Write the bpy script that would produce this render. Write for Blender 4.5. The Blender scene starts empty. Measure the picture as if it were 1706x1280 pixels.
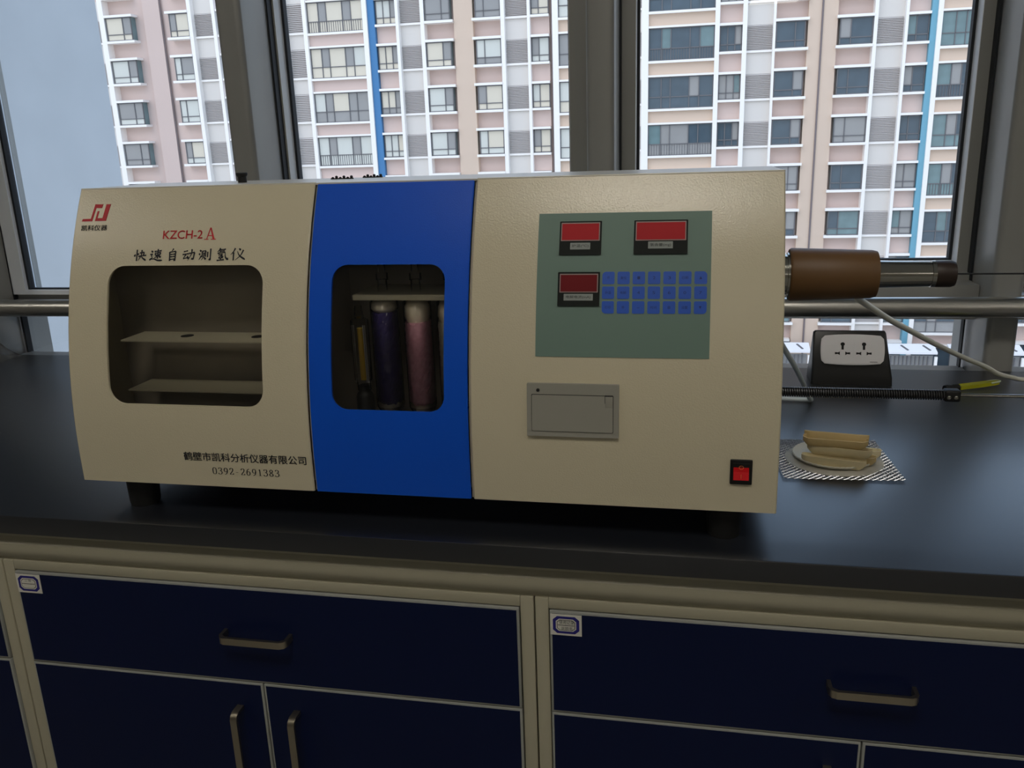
import bpy, bmesh, math, random
from mathutils import Vector, Matrix, noise

SC = bpy.context.scene
COL = SC.collection

# ------------------------------------------------------------------ camera
YAW, PITCH, ROLL, FPX = 0.205594, 0.274197, 0.034659, 1420.25
fw = Vector((-math.sin(YAW) * math.cos(PITCH), math.cos(YAW) * math.cos(PITCH), -math.sin(PITCH)))
rt = Vector((math.cos(YAW), math.sin(YAW), 0))
dn = fw.cross(rt)
r2 = rt * math.cos(ROLL) + dn * math.sin(ROLL)
d2 = dn * math.cos(ROLL) - rt * math.sin(ROLL)
cam = bpy.data.cameras.new('camera')
cam.sensor_fit = 'HORIZONTAL'
cam.sensor_width = 36.0
cam.lens = FPX / 1706 * 36.0
cam.clip_start, cam.clip_end = 0.02, 2000
co = bpy.data.objects.new('camera', cam)
M = Matrix.Identity(4)
for i in range(3):
    M[i][0], M[i][1], M[i][2] = r2[i], -d2[i], -fw[i]
M.translation = (0, 0, 1.25)
co.matrix_world = M
COL.objects.link(co)
SC.camera = co

# ------------------------------------------------------------------ sky, sun, exposure
SKY_STRENGTH = 1.55
SUN_STRENGTH = 1.15
LAMP_STRENGTH = 13.5
LAMP_DIM = 6.5
w = bpy.data.worlds.new('sky')
SC.world = w
w.use_nodes = True
nt = w.node_tree
bg = nt.nodes['Background']
tc = nt.nodes.new('ShaderNodeTexCoord')
sx = nt.nodes.new('ShaderNodeSeparateXYZ')
cr = nt.nodes.new('ShaderNodeValToRGB')
nt.links.new(tc.outputs['Generated'], sx.inputs[0])
nt.links.new(sx.outputs['Z'], cr.inputs[0])
cr.color_ramp.elements[0].position = 0.0
cr.color_ramp.elements[0].color = (0.84, 0.91, 1.0, 1)
cr.color_ramp.elements[1].position = 0.42
cr.color_ramp.elements[1].color = (0.50, 0.70, 1.0, 1)
nt.links.new(cr.outputs[0], bg.inputs[0])
bg.inputs[1].default_value = SKY_STRENGTH
sun = bpy.data.lights.new('sun', 'SUN')
sun.energy = SUN_STRENGTH
sun.angle = math.radians(50)
sun.color = (1.0, 0.87, 0.76)
so = bpy.data.objects.new('sun', sun)
so.rotation_euler = Vector((0.35, 0.75, -0.75)).to_track_quat('-Z', 'Y').to_euler()
so.location = (0, -20, 40)
COL.objects.link(so)
vs = SC.view_settings
vs.view_transform = 'Standard'
vs.look = 'None'
vs.gamma = 1
vs.use_curve_mapping = False
vs.exposure = 0.0

# ------------------------------------------------------------------ helpers
def lin(c):
    return tuple(((v / 255) / 12.92 if v / 255 <= 0.04045 else ((v / 255 + 0.055) / 1.055) ** 2.4) for v in c)

MATS = {}
def mat(name, rgb, rough=0.5, metal=0.0, var=0.06, vscale=8.0, bump=0.0, bscale=200.0, spec=0.5, emit=0.0, coat=0.0):
    m = bpy.data.materials.new(name)
    m.use_nodes = True
    t = m.node_tree
    b = t.nodes['Principled BSDF']
    c = lin(rgb)
    co_ = t.nodes.new('ShaderNodeTexCoord')
    n = t.nodes.new('ShaderNodeTexNoise')
    n.inputs['Scale'].default_value = vscale
    n.inputs['Detail'].default_value = 4
    t.links.new(co_.outputs['Object'], n.inputs['Vector'])
    mx = t.nodes.new('ShaderNodeMix')
    mx.data_type = 'RGBA'
    mx.inputs[6].default_value = tuple(max(0, v * (1 - var)) for v in c) + (1,)
    mx.inputs[7].default_value = tuple(min(1, v * (1 + var)) for v in c) + (1,)
    t.links.new(n.outputs['Fac'], mx.inputs[0])
    t.links.new(mx.outputs[2], b.inputs['Base Color'])
    b.inputs['Roughness'].default_value = rough
    b.inputs['Metallic'].default_value = metal
    b.inputs['Specular IOR Level'].default_value = spec
    b.inputs['Coat Weight'].default_value = coat
    b.inputs['Coat Roughness'].default_value = rough
    if bump:
        n2 = t.nodes.new('ShaderNodeTexNoise')
        n2.inputs['Scale'].default_value = bscale
        n2.inputs['Detail'].default_value = 2
        t.links.new(co_.outputs['Object'], n2.inputs['Vector'])
        bp = t.nodes.new('ShaderNodeBump')
        bp.inputs['Strength'].default_value = bump
        bp.inputs['Distance'].default_value = 0.001
        t.links.new(n2.outputs['Fac'], bp.inputs['Height'])
        t.links.new(bp.outputs[0], b.inputs['Normal'])
    if emit:
        b.inputs['Emission Color'].default_value = c + (1,)
        b.inputs['Emission Strength'].default_value = emit
    MATS[name] = m
    return m

def glass(name, tint=(1, 1, 1), rough=0.0, ior=1.45, dirt=0.0):
    m = bpy.data.materials.new(name)
    m.use_nodes = True
    t = m.node_tree
    t.nodes.remove(t.nodes['Principled BSDF'])
    out = t.nodes['Material Output']
    tr = t.nodes.new('ShaderNodeBsdfTransparent')
    tr.inputs[0].default_value = tuple(tint) + (1,)
    gl = t.nodes.new('ShaderNodeBsdfGlossy')
    gl.inputs['Roughness'].default_value = rough
    fr = t.nodes.new('ShaderNodeFresnel')
    fr.inputs[0].default_value = ior
    mx = t.nodes.new('ShaderNodeMixShader')
    t.links.new(fr.outputs[0], mx.inputs[0])
    t.links.new(tr.outputs[0], mx.inputs[1])
    t.links.new(gl.outputs[0], mx.inputs[2])
    last = mx
    if dirt:
        n = t.nodes.new('ShaderNodeTexNoise')
        n.inputs['Scale'].default_value = 30
        mp = t.nodes.new('ShaderNodeMath')
        mp.operation = 'MULTIPLY'
        mp.inputs[1].default_value = dirt
        t.links.new(n.outputs['Fac'], mp.inputs[0])
        df = t.nodes.new('ShaderNodeBsdfDiffuse')
        df.inputs[0].default_value = (0.6, 0.6, 0.58, 1)
        m2 = t.nodes.new('ShaderNodeMixShader')
        t.links.new(mp.outputs[0], m2.inputs[0])
        t.links.new(mx.outputs[0], m2.inputs[1])
        t.links.new(df.outputs[0], m2.inputs[2])
        last = m2
    t.links.new(last.outputs[0], out.inputs[0])
    MATS[name] = m
    return m

class MB:
    """collects shapes and links them as one mesh object"""
    def __init__(s):
        s.v, s.f, s.m = [], [], []
    def add(s, vs, fs, m=0):
        o = len(s.v)
        s.v += [tuple(v) for v in vs]
        for f in fs:
            s.f.append([i + o for i in f])
            s.m.append(m)
    def box(s, x0, x1, y0, y1, z0, z1, m=0, b=0.0, seg=2):
        bm = bmesh.new()
        bmesh.ops.create_cube(bm, size=1)
        for v in bm.verts:
            v.co = ((x0 + x1) / 2 + v.co.x * (x1 - x0), (y0 + y1) / 2 + v.co.y * (y1 - y0), (z0 + z1) / 2 + v.co.z * (z1 - z0))
        if b > 0:
            bmesh.ops.bevel(bm, geom=bm.edges[:], offset=b, segments=seg, profile=0.5, affect='EDGES')
        bm.verts.index_update()
        s.add([v.co[:] for v in bm.verts], [[v.index for v in f.verts] for f in bm.faces], m)
        bm.free()
    def fbox(s, O, ex, ey, ez, a, b, c, m=0):
        """box in an own frame: a, b, c are ranges along ex, ey, ez"""
        P = [O + ex * x + ey * y + ez * z for x in a for y in b for z in c]
        s.add(P, [[0, 1, 3, 2], [4, 6, 7, 5], [0, 4, 5, 1], [2, 3, 7, 6], [0, 2, 6, 4], [1, 5, 7, 3]], m)
    def lathe(s, p, axis, prof, n=24, m=0):
        """prof: (distance along axis, radius)"""
        a = Vector(axis).normalized()
        u = a.cross(Vector((0, 0, 1)) if abs(a.z) < 0.9 else Vector((1, 0, 0))).normalized()
        v = a.cross(u)
        p = Vector(p)
        vs, fs = [], []
        for d, r in prof:
            for k in range(n):
                t = 2 * math.pi * k / n
                vs.append(p + a * d + (u * math.cos(t) + v * math.sin(t)) * max(r, 1e-5))
        for i in range(len(prof) - 1):
            for k in range(n):
                k2 = (k + 1) % n
                fs.append([i * n + k, i * n + k2, (i + 1) * n + k2, (i + 1) * n + k])
        fs.append(list(range(n))[::-1])
        fs.append([(len(prof) - 1) * n + k for k in range(n)])
        s.add(vs, fs, m)
    def cyl(s, p0, p1, r, n=16, m=0, r1=None):
        d = Vector(p1) - Vector(p0)
        s.lathe(p0, d, [(0, r), (d.length, r if r1 is None else r1)], n, m)
    def tube(s, pts, r, n=10, m=0, closed=False):
        pts = [Vector(p) for p in pts]
        vs, fs = [], []
        up = Vector((0, 0, 1))
        N = len(pts)
        prev = None
        for i, p in enumerate(pts):
            a = pts[min(i + 1, N - 1)] - pts[max(i - 1, 0)]
            if a.length < 1e-9:
                a = Vector((1, 0, 0))
            a.normalize()
            if prev is None:
                u = a.cross(up if abs(a.z) < 0.9 else Vector((1, 0, 0))).normalized()
            else:
                u = (prev - a * prev.dot(a)).normalized()
            prev = u
            v = a.cross(u)
            rr = r[i] if isinstance(r, (list, tuple)) else r
            for k in range(n):
                t = 2 * math.pi * k / n
                vs.append(p + (u * math.cos(t) + v * math.sin(t)) * rr)
        for i in range(N - 1):
            for k in range(n):
                k2 = (k + 1) % n
                fs.append([i * n + k, i * n + k2, (i + 1) * n + k2, (i + 1) * n + k])
        fs.append(list(range(n))[::-1])
        fs.append([(N - 1) * n + k for k in range(n)])
        s.add(vs, fs, m)
    def prism(s, poly, f0, f1, m=0):
        """poly: 2-D points; f0, f1 map a point to the two end positions"""
        n = len(poly)
        vs = [f0(*p) for p in poly] + [f1(*p) for p in poly]
        fs = [[i, (i + 1) % n, n + (i + 1) % n, n + i] for i in range(n)]
        fs += [list(range(n))[::-1], list(range(n, 2 * n))]
        s.add(vs, fs, m)
    def mesh(s, name, mats, smooth=35, shift=(0, 0, 0)):
        me = bpy.data.meshes.new(name)
        me.from_pydata([(a - shift[0], b - shift[1], c - shift[2]) for a, b, c in s.v], [], s.f)
        for x in mats:
            me.materials.append(MATS[x] if isinstance(x, str) else x)
        me.polygons.foreach_set('material_index', s.m)
        bm = bmesh.new()
        bm.from_mesh(me)
        bmesh.ops.recalc_face_normals(bm, faces=bm.faces[:])
        bm.to_mesh(me)
        bm.free()
        if smooth:
            me.polygons.foreach_set('use_smooth', [True] * len(me.polygons))
            me.set_sharp_from_angle(angle=math.radians(smooth))
        me.update()
        return me
    def build(s, name, mats, parent=None, smooth=35, keep_normals=False):
        if isinstance(mats, str):
            mats = [mats]
        sh = Vector((0, 0, 0))
        q = parent
        while q is not None:
            sh += q.location
            q = q.parent
        if parent is None and s.v:
            xs, ys, zs = zip(*s.v)
            sh = Vector(((min(xs) + max(xs)) / 2, (min(ys) + max(ys)) / 2, min(zs)))
        me = s.mesh(name, mats, smooth, sh)
        o = bpy.data.objects.new(name, me)
        if parent is None:
            o.location = sh
        else:
            o.parent = parent
        COL.objects.link(o)
        return o

def inst(name, me, parent, loc, pm=None):
    o = bpy.data.objects.new(name, me)
    o.parent = parent
    o.location = loc
    COL.objects.link(o)
    if pm:
        o.material_slots[0].link = 'OBJECT'
        o.material_slots[0].material = MATS[pm]
    return o

def tag(o, label=None, cat=None, group=None, kind=None):
    if label: o['label'] = label
    if cat: o['category'] = cat
    if group: o['group'] = group
    if kind: o['kind'] = kind
    return o

def thing(name, loc, label=None, cat=None, group=None, kind=None):
    o = bpy.data.objects.new(name, None)
    o.location = loc
    o.empty_display_size = 0.05
    COL.objects.link(o)
    return tag(o, label, cat, group, kind)

def rrect(x0, x1, z0, z1, r, n=6):
    if not isinstance(r, (tuple, list)):
        r = (r,) * 4
    P = []
    for (cx, cz, a, rr) in ((x1 - r[0], z1 - r[0], 0, r[0]), (x0 + r[1], z1 - r[1], 90, r[1]), (x0 + r[2], z0 + r[2], 180, r[2]), (x1 - r[3], z0 + r[3], 270, r[3])):
        if rr <= 0:
            P.append((cx, cz)); continue
        for k in range(n + 1):
            t = math.radians(a + 90 * k / n)
            P.append((cx + rr * math.cos(t), cz + rr * math.sin(t)))
    return P

# lettering ----------------------------------------------------------
def text_geo(body):
    cu = bpy.data.curves.new('lettering', 'FONT')
    cu.body = body
    cu.resolution_u = 3
    o = bpy.data.objects.new('lettering', cu)
    COL.objects.link(o)
    dg = bpy.context.evaluated_depsgraph_get()
    dg.update()
    me = bpy.data.meshes.new_from_object(o.evaluated_get(dg))
    v = [(a.co.x, a.co.y) for a in me.vertices]
    f = [list(p.vertices) for p in me.polygons]
    bpy.data.objects.remove(o)
    bpy.data.curves.remove(cu)
    bpy.data.meshes.remove(me)
    return v, f

def put_text(mb, body, x0, x1, z0, z1, surf, m=0, bold=0.0):
    v, f = text_geo(body)
    if not v:
        return
    xa, xb = min(p[0] for p in v), max(p[0] for p in v)
    ya, yb = min(p[1] for p in v), max(p[1] for p in v)
    offs = [(0, 0)] if not bold else [(-bold, 0), (bold, 0), (0, bold)]
    for dx, dz in offs:
        mb.add([surf(x0 + (p[0] - xa) / (xb - xa) * (x1 - x0) + dx, z0 + (p[1] - ya) / (yb - ya) * (z1 - z0) + dz) for p in v], f, m)

def smooth_line(P, k=5):
    Q = []
    for i in range(len(P) - 1):
        a, b, c, d = P[max(i - 1, 0)], P[i], P[i + 1], P[min(i + 2, len(P) - 1)]
        for j in range(k):
            t = j / k
            Q.append(tuple(0.5 * (2 * b[h] + (c[h] - a[h]) * t + (2 * a[h] - 5 * b[h] + 4 * c[h] - d[h]) * t * t + (3 * b[h] - a[h] - 3 * c[h] + d[h]) * t ** 3) for h in (0, 1)))
    Q.append(P[-1])
    return Q

def stroke(mb, P, W, surf, m=0):
    """W(t, dirx, diry) gives the half width along the stroke"""
    n = len(P)
    vs, fs = [], []
    for i, p in enumerate(P):
        a, b = P[max(i - 1, 0)], P[min(i + 1, n - 1)]
        dx, dy = b[0] - a[0], b[1] - a[1]
        L = math.hypot(dx, dy) or 1
        h = W(i / max(n - 1, 1), dx / L, dy / L)
        nx, ny = -dy / L * h, dx / L * h
        vs += [surf(p[0] + nx, p[1] + ny), surf(p[0] - nx, p[1] - ny)]
    for i in range(n - 1):
        fs.append([2 * i, 2 * i + 1, 2 * i + 3, 2 * i + 2])
    mb.add(vs, fs, m)

# ------------------------------------------------------------------ materials
mat('wall_paint', (186, 182, 172), 0.85, var=0.03)
mat('ceiling_paint', (228, 226, 218), 0.9, var=0.02)
mat('floor_tile', (128, 126, 120), 0.4, var=0.08, vscale=3)
mat('mullion_metal', (154, 154, 150), 0.32, 0.1, var=0.03)
mat('sash_metal', (238, 242, 248), 0.4, 0.0, var=0.02)
mat('gasket_rubber', (22, 26, 32), 0.6)
mat('rail_steel', (206, 204, 198), 0.3, 1.0, var=0.03)
mat('wing_render', (184, 186, 188), 0.95, var=0.07, vscale=2.2, bump=0.3, bscale=12)
mat('bench_black', (17, 20, 27), 0.36, var=0.1, bump=0.04, bscale=700, spec=1.0, coat=0.55)
mat('cream_steel', (168, 163, 142), 0.45, var=0.03, bump=0.05, bscale=500)
mat('navy_laminate', (6, 19, 56), 0.45, var=0.06, bump=0.05, bscale=600, spec=0.25)
mat('edge_band', (150, 152, 146), 0.5, var=0.03)
mat('dark_gap', (10, 10, 11), 0.8)
mat('handle_nickel', (186, 176, 156), 0.3, 1.0, var=0.03)
mat('beige_paint', (206, 197, 170), 0.23, var=0.015, bump=0.24, bscale=600, spec=0.5)
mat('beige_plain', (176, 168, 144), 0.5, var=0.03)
mat('top_paint', (205, 200, 188), 0.3, var=0.02)
mat('interior_dark', (160, 152, 138), 0.6, var=0.25, vscale=14)
mat('shelf_grey', (206, 200, 176), 0.5, var=0.05)
mat('blue_paint', (14, 84, 204), 0.36, spec=0.3, var=0.03, bump=0.12, bscale=900)
mat('panel_green', (108, 132, 122), 0.6, var=0.03)
mat('display_black', (30, 34, 32), 0.6, spec=0.15)
mat('display_rim', (150, 128, 124), 0.5)
mat('screen_red', (176, 40, 46), 0.55, var=0.05, spec=0.15)
mat('screen_red_dim', (112, 26, 30), 0.55, var=0.05, spec=0.15)
mat('caption_paper', (146, 152, 148), 0.7)
mat('ink_dark', (16, 18, 30), 0.7)
mat('ink_grey', (36, 40, 39), 0.7)
mat('ink_blue', (14, 44, 110), 0.6)
mat('ink_red', (190, 26, 36), 0.6)
mat('emblem_red', (176, 10, 28), 0.5)
mat('button_blue', (32, 86, 190), 0.5, var=0.03)
mat('printer_plastic', (150, 148, 138), 0.5, var=0.02)
mat('switch_black', (14, 14, 14), 0.35)
mat('rocker_red', (196, 12, 22), 0.25, emit=0.06)
mat('switch_mark', (225, 120, 60), 0.5)
mat('rubber_black', (12, 12, 12), 0.6)
mat('sleeve_brown', (106, 76, 42), 0.5, var=0.12, vscale=25)
mat('polished_steel', (190, 188, 180), 0.14, 1.0, var=0.02)
mat('cap_brown', (46, 34, 26), 0.45)
mat('spring_black', (84, 84, 86), 0.26, 0.8)
mat('hose_silicone', (234, 232, 218), 0.35, var=0.03)
mat('hose_silicone_cold', (224, 234, 238), 0.35, var=0.03)
mat('socket_black', (20, 20, 21), 0.35)
mat('socket_white', (236, 234, 236), 0.3, var=0.01)
mat('slot_black', (8, 8, 8), 0.7)
mat('wire_steel', (176, 178, 182), 0.3, 0.9)
mat('ceramic_white', (226, 222, 206), 0.6, var=0.04)
mat('coating_grey', (196, 192, 180), 0.85, var=0.15, vscale=90)
mat('boat_cream', (226, 212, 172), 0.55, var=0.10, vscale=60)
mat('boat_tan', (208, 184, 132), 0.55, var=0.14, vscale=60)
mat('brush_yellow', (190, 190, 40), 0.2, var=0.06)
mat('brush_pale', (214, 226, 190), 0.2)
mat('card_white', (214, 212, 200), 0.7)
mat('card_navy', (30, 26, 120), 0.6)
mat('pink_granules', (252, 176, 198), 0.7, var=0.35, vscale=160)
mat('purple_granules', (56, 44, 112), 0.5, var=0.35, vscale=160)
mat('white_granules', (240, 234, 216), 0.8, var=0.3, vscale=260)
mat('cotton', (232, 222, 204), 0.95, var=0.1, vscale=60)
mat('flow_yellow', (250, 206, 70), 0.3)
mat('led_light', (255, 248, 236), 0.5, emit=LAMP_STRENGTH, var=0.0)
mat('led_light_dim', (255, 248, 236), 0.5, emit=LAMP_DIM, var=0.0)
mat('lamp_frame', (220, 220, 215), 0.4)
mat('pink_wall', (207, 185, 176), 0.9, var=0.04, vscale=0.15)
mat('peach_wall', (212, 189, 170), 0.9, var=0.04, vscale=0.2)
mat('white_fin', (244, 238, 232), 0.8, var=0.02)
mat('infill_white', (216, 209, 202), 0.8, var=0.03, vscale=0.3)
mat('louvre_grey', (190, 184, 180), 0.6, var=0.03)
mat('blue_strip', (70, 124, 172), 0.7, var=0.03)
mat('blue_strip_pale', (112, 166, 186), 0.7, var=0.03)
mat('bar_grey', (104, 102, 104), 0.5)
mat('pane_pale', (206, 206, 198), 0.15, var=0.06, vscale=0.8)
mat('pane_cream', (214, 204, 186), 0.15, var=0.06, vscale=0.8)
mat('pane_mid', (150, 148, 146), 0.12, var=0.12, vscale=0.8)
mat('pane_dark', (74, 88, 98), 0.08, var=0.35, vscale=1.2)
mat('pane_teal', (110, 132, 134), 0.08, var=0.35, vscale=1.2)
mat('pipe_grey', (120, 108, 108), 0.6)
mat('roof_white', (236, 232, 232), 0.8, var=0.03)
mat('ground_paving', (150, 150, 148), 0.9, var=0.1, vscale=0.1)
mat('bag_black', (14, 14, 15), 0.4)
glass('window_glass', (0.97, 0.98, 0.98), 0.0, 1.35)
glass('smoked_glass', (0.92, 0.91, 0.88), 0.0, 1.45, 0.015)
glass('clear_glass', (0.97, 0.975, 0.965), 0.0, 1.4)
glass('bag_plastic', (0.90, 0.92, 0.93), 0.12, 1.5, 0.25)

# ------------------------------------------------------------------ room shell
XL, XR, YB0, YW0, ZC = -5.0, 6.0, -9.5, 1.68, 2.85
def slab(name, a, m, **k):
    mb = MB(); mb.box(*a)
    return tag(mb.build(name, m, smooth=0), kind='structure')
slab('floor', (XL - .2, XR + .2, YB0 - .2, YW0, -0.1, 0), 'floor_tile')
slab('ceiling', (XL - .2, XR + .2, YB0 - .2, YW0 + .2, ZC, ZC + .2), 'ceiling_paint')
slab('wall_left', (XL - .2, XL, YB0, YW0, 0, ZC), 'wall_paint')
slab('wall_right', (XR, XR + .2, YB0, YW0, 0, ZC), 'wall_paint')
slab('wall_back', (XL - .2, XR + .2, YB0 - .2, YB0, 0, ZC), 'wall_paint')
slab('wall_front', (XL - .2, XR + .2, 1.60, YW0, 0, 0.8), 'wall_paint')

PITCH_W = 0.679
NS = range(-7, 9)
k = 0
for n in NS:                                   # vertical mullions, front edges rounded
    k += 1
    c = -0.150 + PITCH_W * n
    if c < XL or c > XR: continue
    mb = MB()
    mb.box(c - .0245, c + .0245, 1.545, 1.66, 0.0, ZC, b=.011, seg=4)
    mb.box(c - .022, c + .022, 1.66, 1.74, 0.0, ZC)
    tag(mb.build('trim_%d' % k, 'mullion_metal'), kind='structure')
GY = 1.66
k = 0
for n in list(NS)[:-1]:
    xa = -0.150 + PITCH_W * n + .0245
    xb = -0.150 + PITCH_W * (n + 1) - .0245
    if xa < XL or xb > XR: continue
    k += 1
    W_ = thing('window_%d' % k, ((xa + xb) / 2, GY, 0.82), kind='structure')
    deep = n != -2                             # the leftmost pane in view is fixed nearer the room
    zb = {-2: 0.9725, 0: 1.0180}.get(n, 1.0)
    la, ra = (0.034, 0.045) if not deep else ({0: .028}.get(n, .006), {0: .022}.get(n, .045))
    yf, yg = (1.645, GY) if not deep else (1.675, 1.712)
    zs = zb - (0.011 if n == -2 else 0.0190)
    zt = 2.62
    mb = MB()                                  # opening sash: dark faces, daylight on the reveals painted as a paler colour
    mb.box(xa + .001, xa + la, yf, yg + .02, zs, zt, 0 if deep else 1)
    mb.box(xb - ra, xb - .001, yf, yg + .02, zs, zt, 0)
    mb.box(xa + la, xb - ra, yf, yg + .02, zs, zb - .002, 0 if deep else 1)
    mb.box(xa + la, xb - ra, yf, yg + .02, zt - .03, zt, 0)
    mb.box(xa + la, xa + la + .001, yf, yg, zb - .002, zt - .03, 1)
    mb.box(xb - ra - .001, xb - ra, yf, yg, zb - .002, zt - .03, 1)
    mb.box(xa + la, xb - ra, yf + .001, yg, zb - .002, zb - .0012, 1)
    mb.build('sash', ['mullion_metal', 'sash_metal'], W_, smooth=0)
    mb = MB()
    g = .006
    mb.box(xa + la + .001, xa + la + g, yg - .006, yg + .01, zb - .001, zt - .03)
    mb.box(xb - ra - g, xb - ra - .001, yg - .006, yg + .01, zb - .001, zt - .03)
    mb.box(xa + la + .001, xb - ra - .001, yg - .003, yg + .01, zb - .001, zb + .0015)
    mb.box(xa, xa + .003, 1.655, yf, .93, zt)
    mb.box(xb - .003, xb, 1.655, yf, .93, zt)
    mb.build('gasket', 'gasket_rubber', W_, smooth=0)
    mb = MB()
    mb.box(xa + la + .002, xb - ra - .002, yg, yg + .006, zb - .001, zt - .028)
    mb.build('glass', 'window_glass', W_, smooth=0)
    mb = MB()                                  # transom under the sash, head above it
    mb.box(xa, xb, 1.605, 1.74, 0.925, zs - .012, b=.003)
    mb.box(xa, xb, 1.66, 1.74, zs - .014, zs)
    mb.box(xa, xb, 1.62, 1.74, zt, ZC)
    mb.build('transom', 'mullion_metal', W_)
    mb = MB()  # unseen bar added to keep the bench reflection dark beside the window
    mb.box(xa - .02, xb + .02, 1.742, 1.94, 0.900, 0.922, b=.003)
    mb.build('reflection_blocker', 'dark_gap', W_)
    mb = MB()
    mb.box(xa + .004, xb - .004, GY, GY + .006, 0.82, 0.927)
    mb.build('lower_glass', 'window_glass', W_, smooth=0)
    mb = MB()
    mb.box(xb - .006, xb - .0035, 1.652, 1.668, .82, .927)
    mb.box(xa + .0035, xa + .006, 1.652, 1.668, .82, .927)
    mb.build('lower_gasket', 'gasket_rubber', W_, smooth=0)
    mb = MB()
    mb.box(xa, xb, 1.56, 1.664, 0.80, 0.8262, b=.002)
    mb.build('sill', 'sash_metal', W_)
    if n == 0:                                 # casement handle on the centre mullion side
        mb = MB(); mb.box(xa + .004, xa + .034, 1.60, 1.645, 1.085, 1.175, b=.004)
        mb.build('window_handle', 'mullion_metal', W_)

# ceiling lamps; the four mid-room ones are added to light the drying tubes
for i, (x, y, d) in enumerate(((-.12, -.45, 'directly behind the viewer, nearest the instrument'), (-2.8, -.45, 'behind the viewer to the left'), (2.56, -.45, 'behind the viewer to the right'),
                               (-.12, -3.0, 'added for fill light mid-room, near left'), (2.56, -3.0, 'added for fill light mid-room, near right'),
                               (-.12, -5.6, 'added for fill light mid-room, far left'), (2.56, -5.6, 'added for fill light mid-room, far right'),
                               (1.0, -8.3, 'at the far end of the room, left one'), (3.7, -8.3, 'at the far end of the room, right one'))):
    if True:
        T = thing('ceiling_light', (x, y, ZC), 'square white ceiling panel lamp ' + d, 'lamp', 'ceiling panel lamps')
        mb = MB()
        for a in ((x - .31, x + .31, y - .31, y - .29), (x - .31, x + .31, y + .29, y + .31), (x - .31, x - .29, y - .29, y + .29), (x + .29, x + .31, y - .29, y + .29)):
            mb.box(a[0], a[1], a[2], a[3], ZC - .02, ZC)
        mb.build('lamp_frame', 'lamp_frame', T, smooth=0)
        mb = MB(); mb.box(x - .29, x + .29, y - .29, y + .29, ZC - .012, ZC - .002)
        mb.build('diffuser', 'led_light' if y > -1 else 'led_light_dim', T, smooth=0)

# guard rail tube along the windows
mb = MB()
zr = lambda x: .9660 + (x - .257) * .0045
mb.tube([(-3.6, 1.50, zr(-3.6)), (-1.3, 1.50, zr(-1.3)), (.257, 1.50, zr(.257)), (2.6, 1.50, zr(2.6))], .0172, 20)
T = thing('guard_rail', (-.5, 1.5, .9), 'round polished steel guard rail running along the windows behind the instrument', 'railing')
mb.build('rail_tube', 'rail_steel', T, smooth=60)
for n in range(-5, 5):
    c = -0.150 + PITCH_W * n
    if -3.5 < c < 2.5:
        mb = MB(); mb.cyl((c, 1.5, zr(c)), (c, 1.547, zr(c)), .007, 12)
        mb.build('bracket', 'rail_steel', T)

# ------------------------------------------------------------------ outside: ground, wing, apartment block
mb = MB(); mb.box(-260, 260, 3, 400, -24.2, -24)
tag(mb.build('ground', 'ground_paving', smooth=0), kind='structure')
mb = MB(); mb.box(-9.0, -6.0, 1.95, 8.478, -24, 14)
tag(mb.build('wing_wall', 'wing_render', smooth=0), 'bluish grey rendered wall of the neighbouring wing outside the left window', 'wall')

K = 59 / 48
FY = 59.0
bx = lambda x: x * K
bz = lambda z: 1.25 + (z - 1.25) * K
rng = random.Random(5)
AP = thing('apartment_building', (0, FY, -24), 'tall pink and white apartment block with blue strips seen through the windows', 'building')
AL = Vector((0, FY, -24))
def part(name, a, m, smooth=0):
    mb = MB(); mb.box(*a)
    return mb.build(name, m, AP, smooth=smooth)
ZT = 10.9
part('wall', (bx(-36), bx(24), FY + .35, FY + 14, -24, bz(ZT)), 'pink_wall')
part('parapet', (bx(-36), bx(24), FY + .1, FY + 14, bz(ZT), bz(ZT) + .5), 'white_fin')
for a, b in ((-31.04, -29.98), (-12.5, -11.45), (5.75, 7.15)):
    part('pier', (bx(a), bx(b), FY - .12 if a > -30 else FY + .1, FY + .36, -24, bz(ZT)), 'peach_wall' if a > -30 else 'pink_wall')
FINS = [(-33.69, -33.37), (-28.03, -27.81), (-26.55, -26.35), (-24.85, -24.6), (-22.35, -22.12), (-21.1, -20.88), (-17.6, -17.34), (-15.72, -15.55),
        (-14.32, -14.11), (-9.9, -9.69), (-8.47, -8.32), (-7.14, -6.83), (-3.75, -3.5), (-2.48, -2.12), (1.22, 1.45), (2.58, 2.8), (4.07, 4.19),
        (8.83, 9.0), (10.27, 10.41), (11.73, 11.95), (15.3, 15.5), (16.6, 16.8), (20.1, 20.35), (21.6, 21.8)]
for a, b in FINS:
    part('fin', (bx(a), bx(b), FY - .35, FY + .36, -24, bz(ZT) + .2), 'white_fin')
for a, b, m in ((-17.33, -16.95, 'blue_strip'), (-25.2, -24.86, 'blue_strip'), (11.46, 11.73, 'blue_strip_pale')):
    part('blue_strip', (bx(a), bx(b), FY - .20, FY + .36, -24, bz(ZT)), m)
for x in (-29.95, -7.22, 6.41):
    mb = MB(); mb.cyl((bx(x), FY + (.2 if x < -20 else -.18 if x > 0 else .1), -24), (bx(x), FY + (.2 if x < -20 else -.18 if x > 0 else .1), bz(ZT)), .055, 8)
    mb.build('drainpipe', 'pipe_grey', AP)

zbay = lambda n: .69 + 2.345 * n
zbal = lambda n: .33 + 2.385 * n
def tone(x):
    r = rng.random()
    if x < 0 - 3:
        return 'pane_pale' if r < .55 else 'pane_cream' if r < .8 else 'pane_mid'
    return 'pane_dark' if r < .55 else 'pane_teal' if r < .85 else 'pane_mid'

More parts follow.
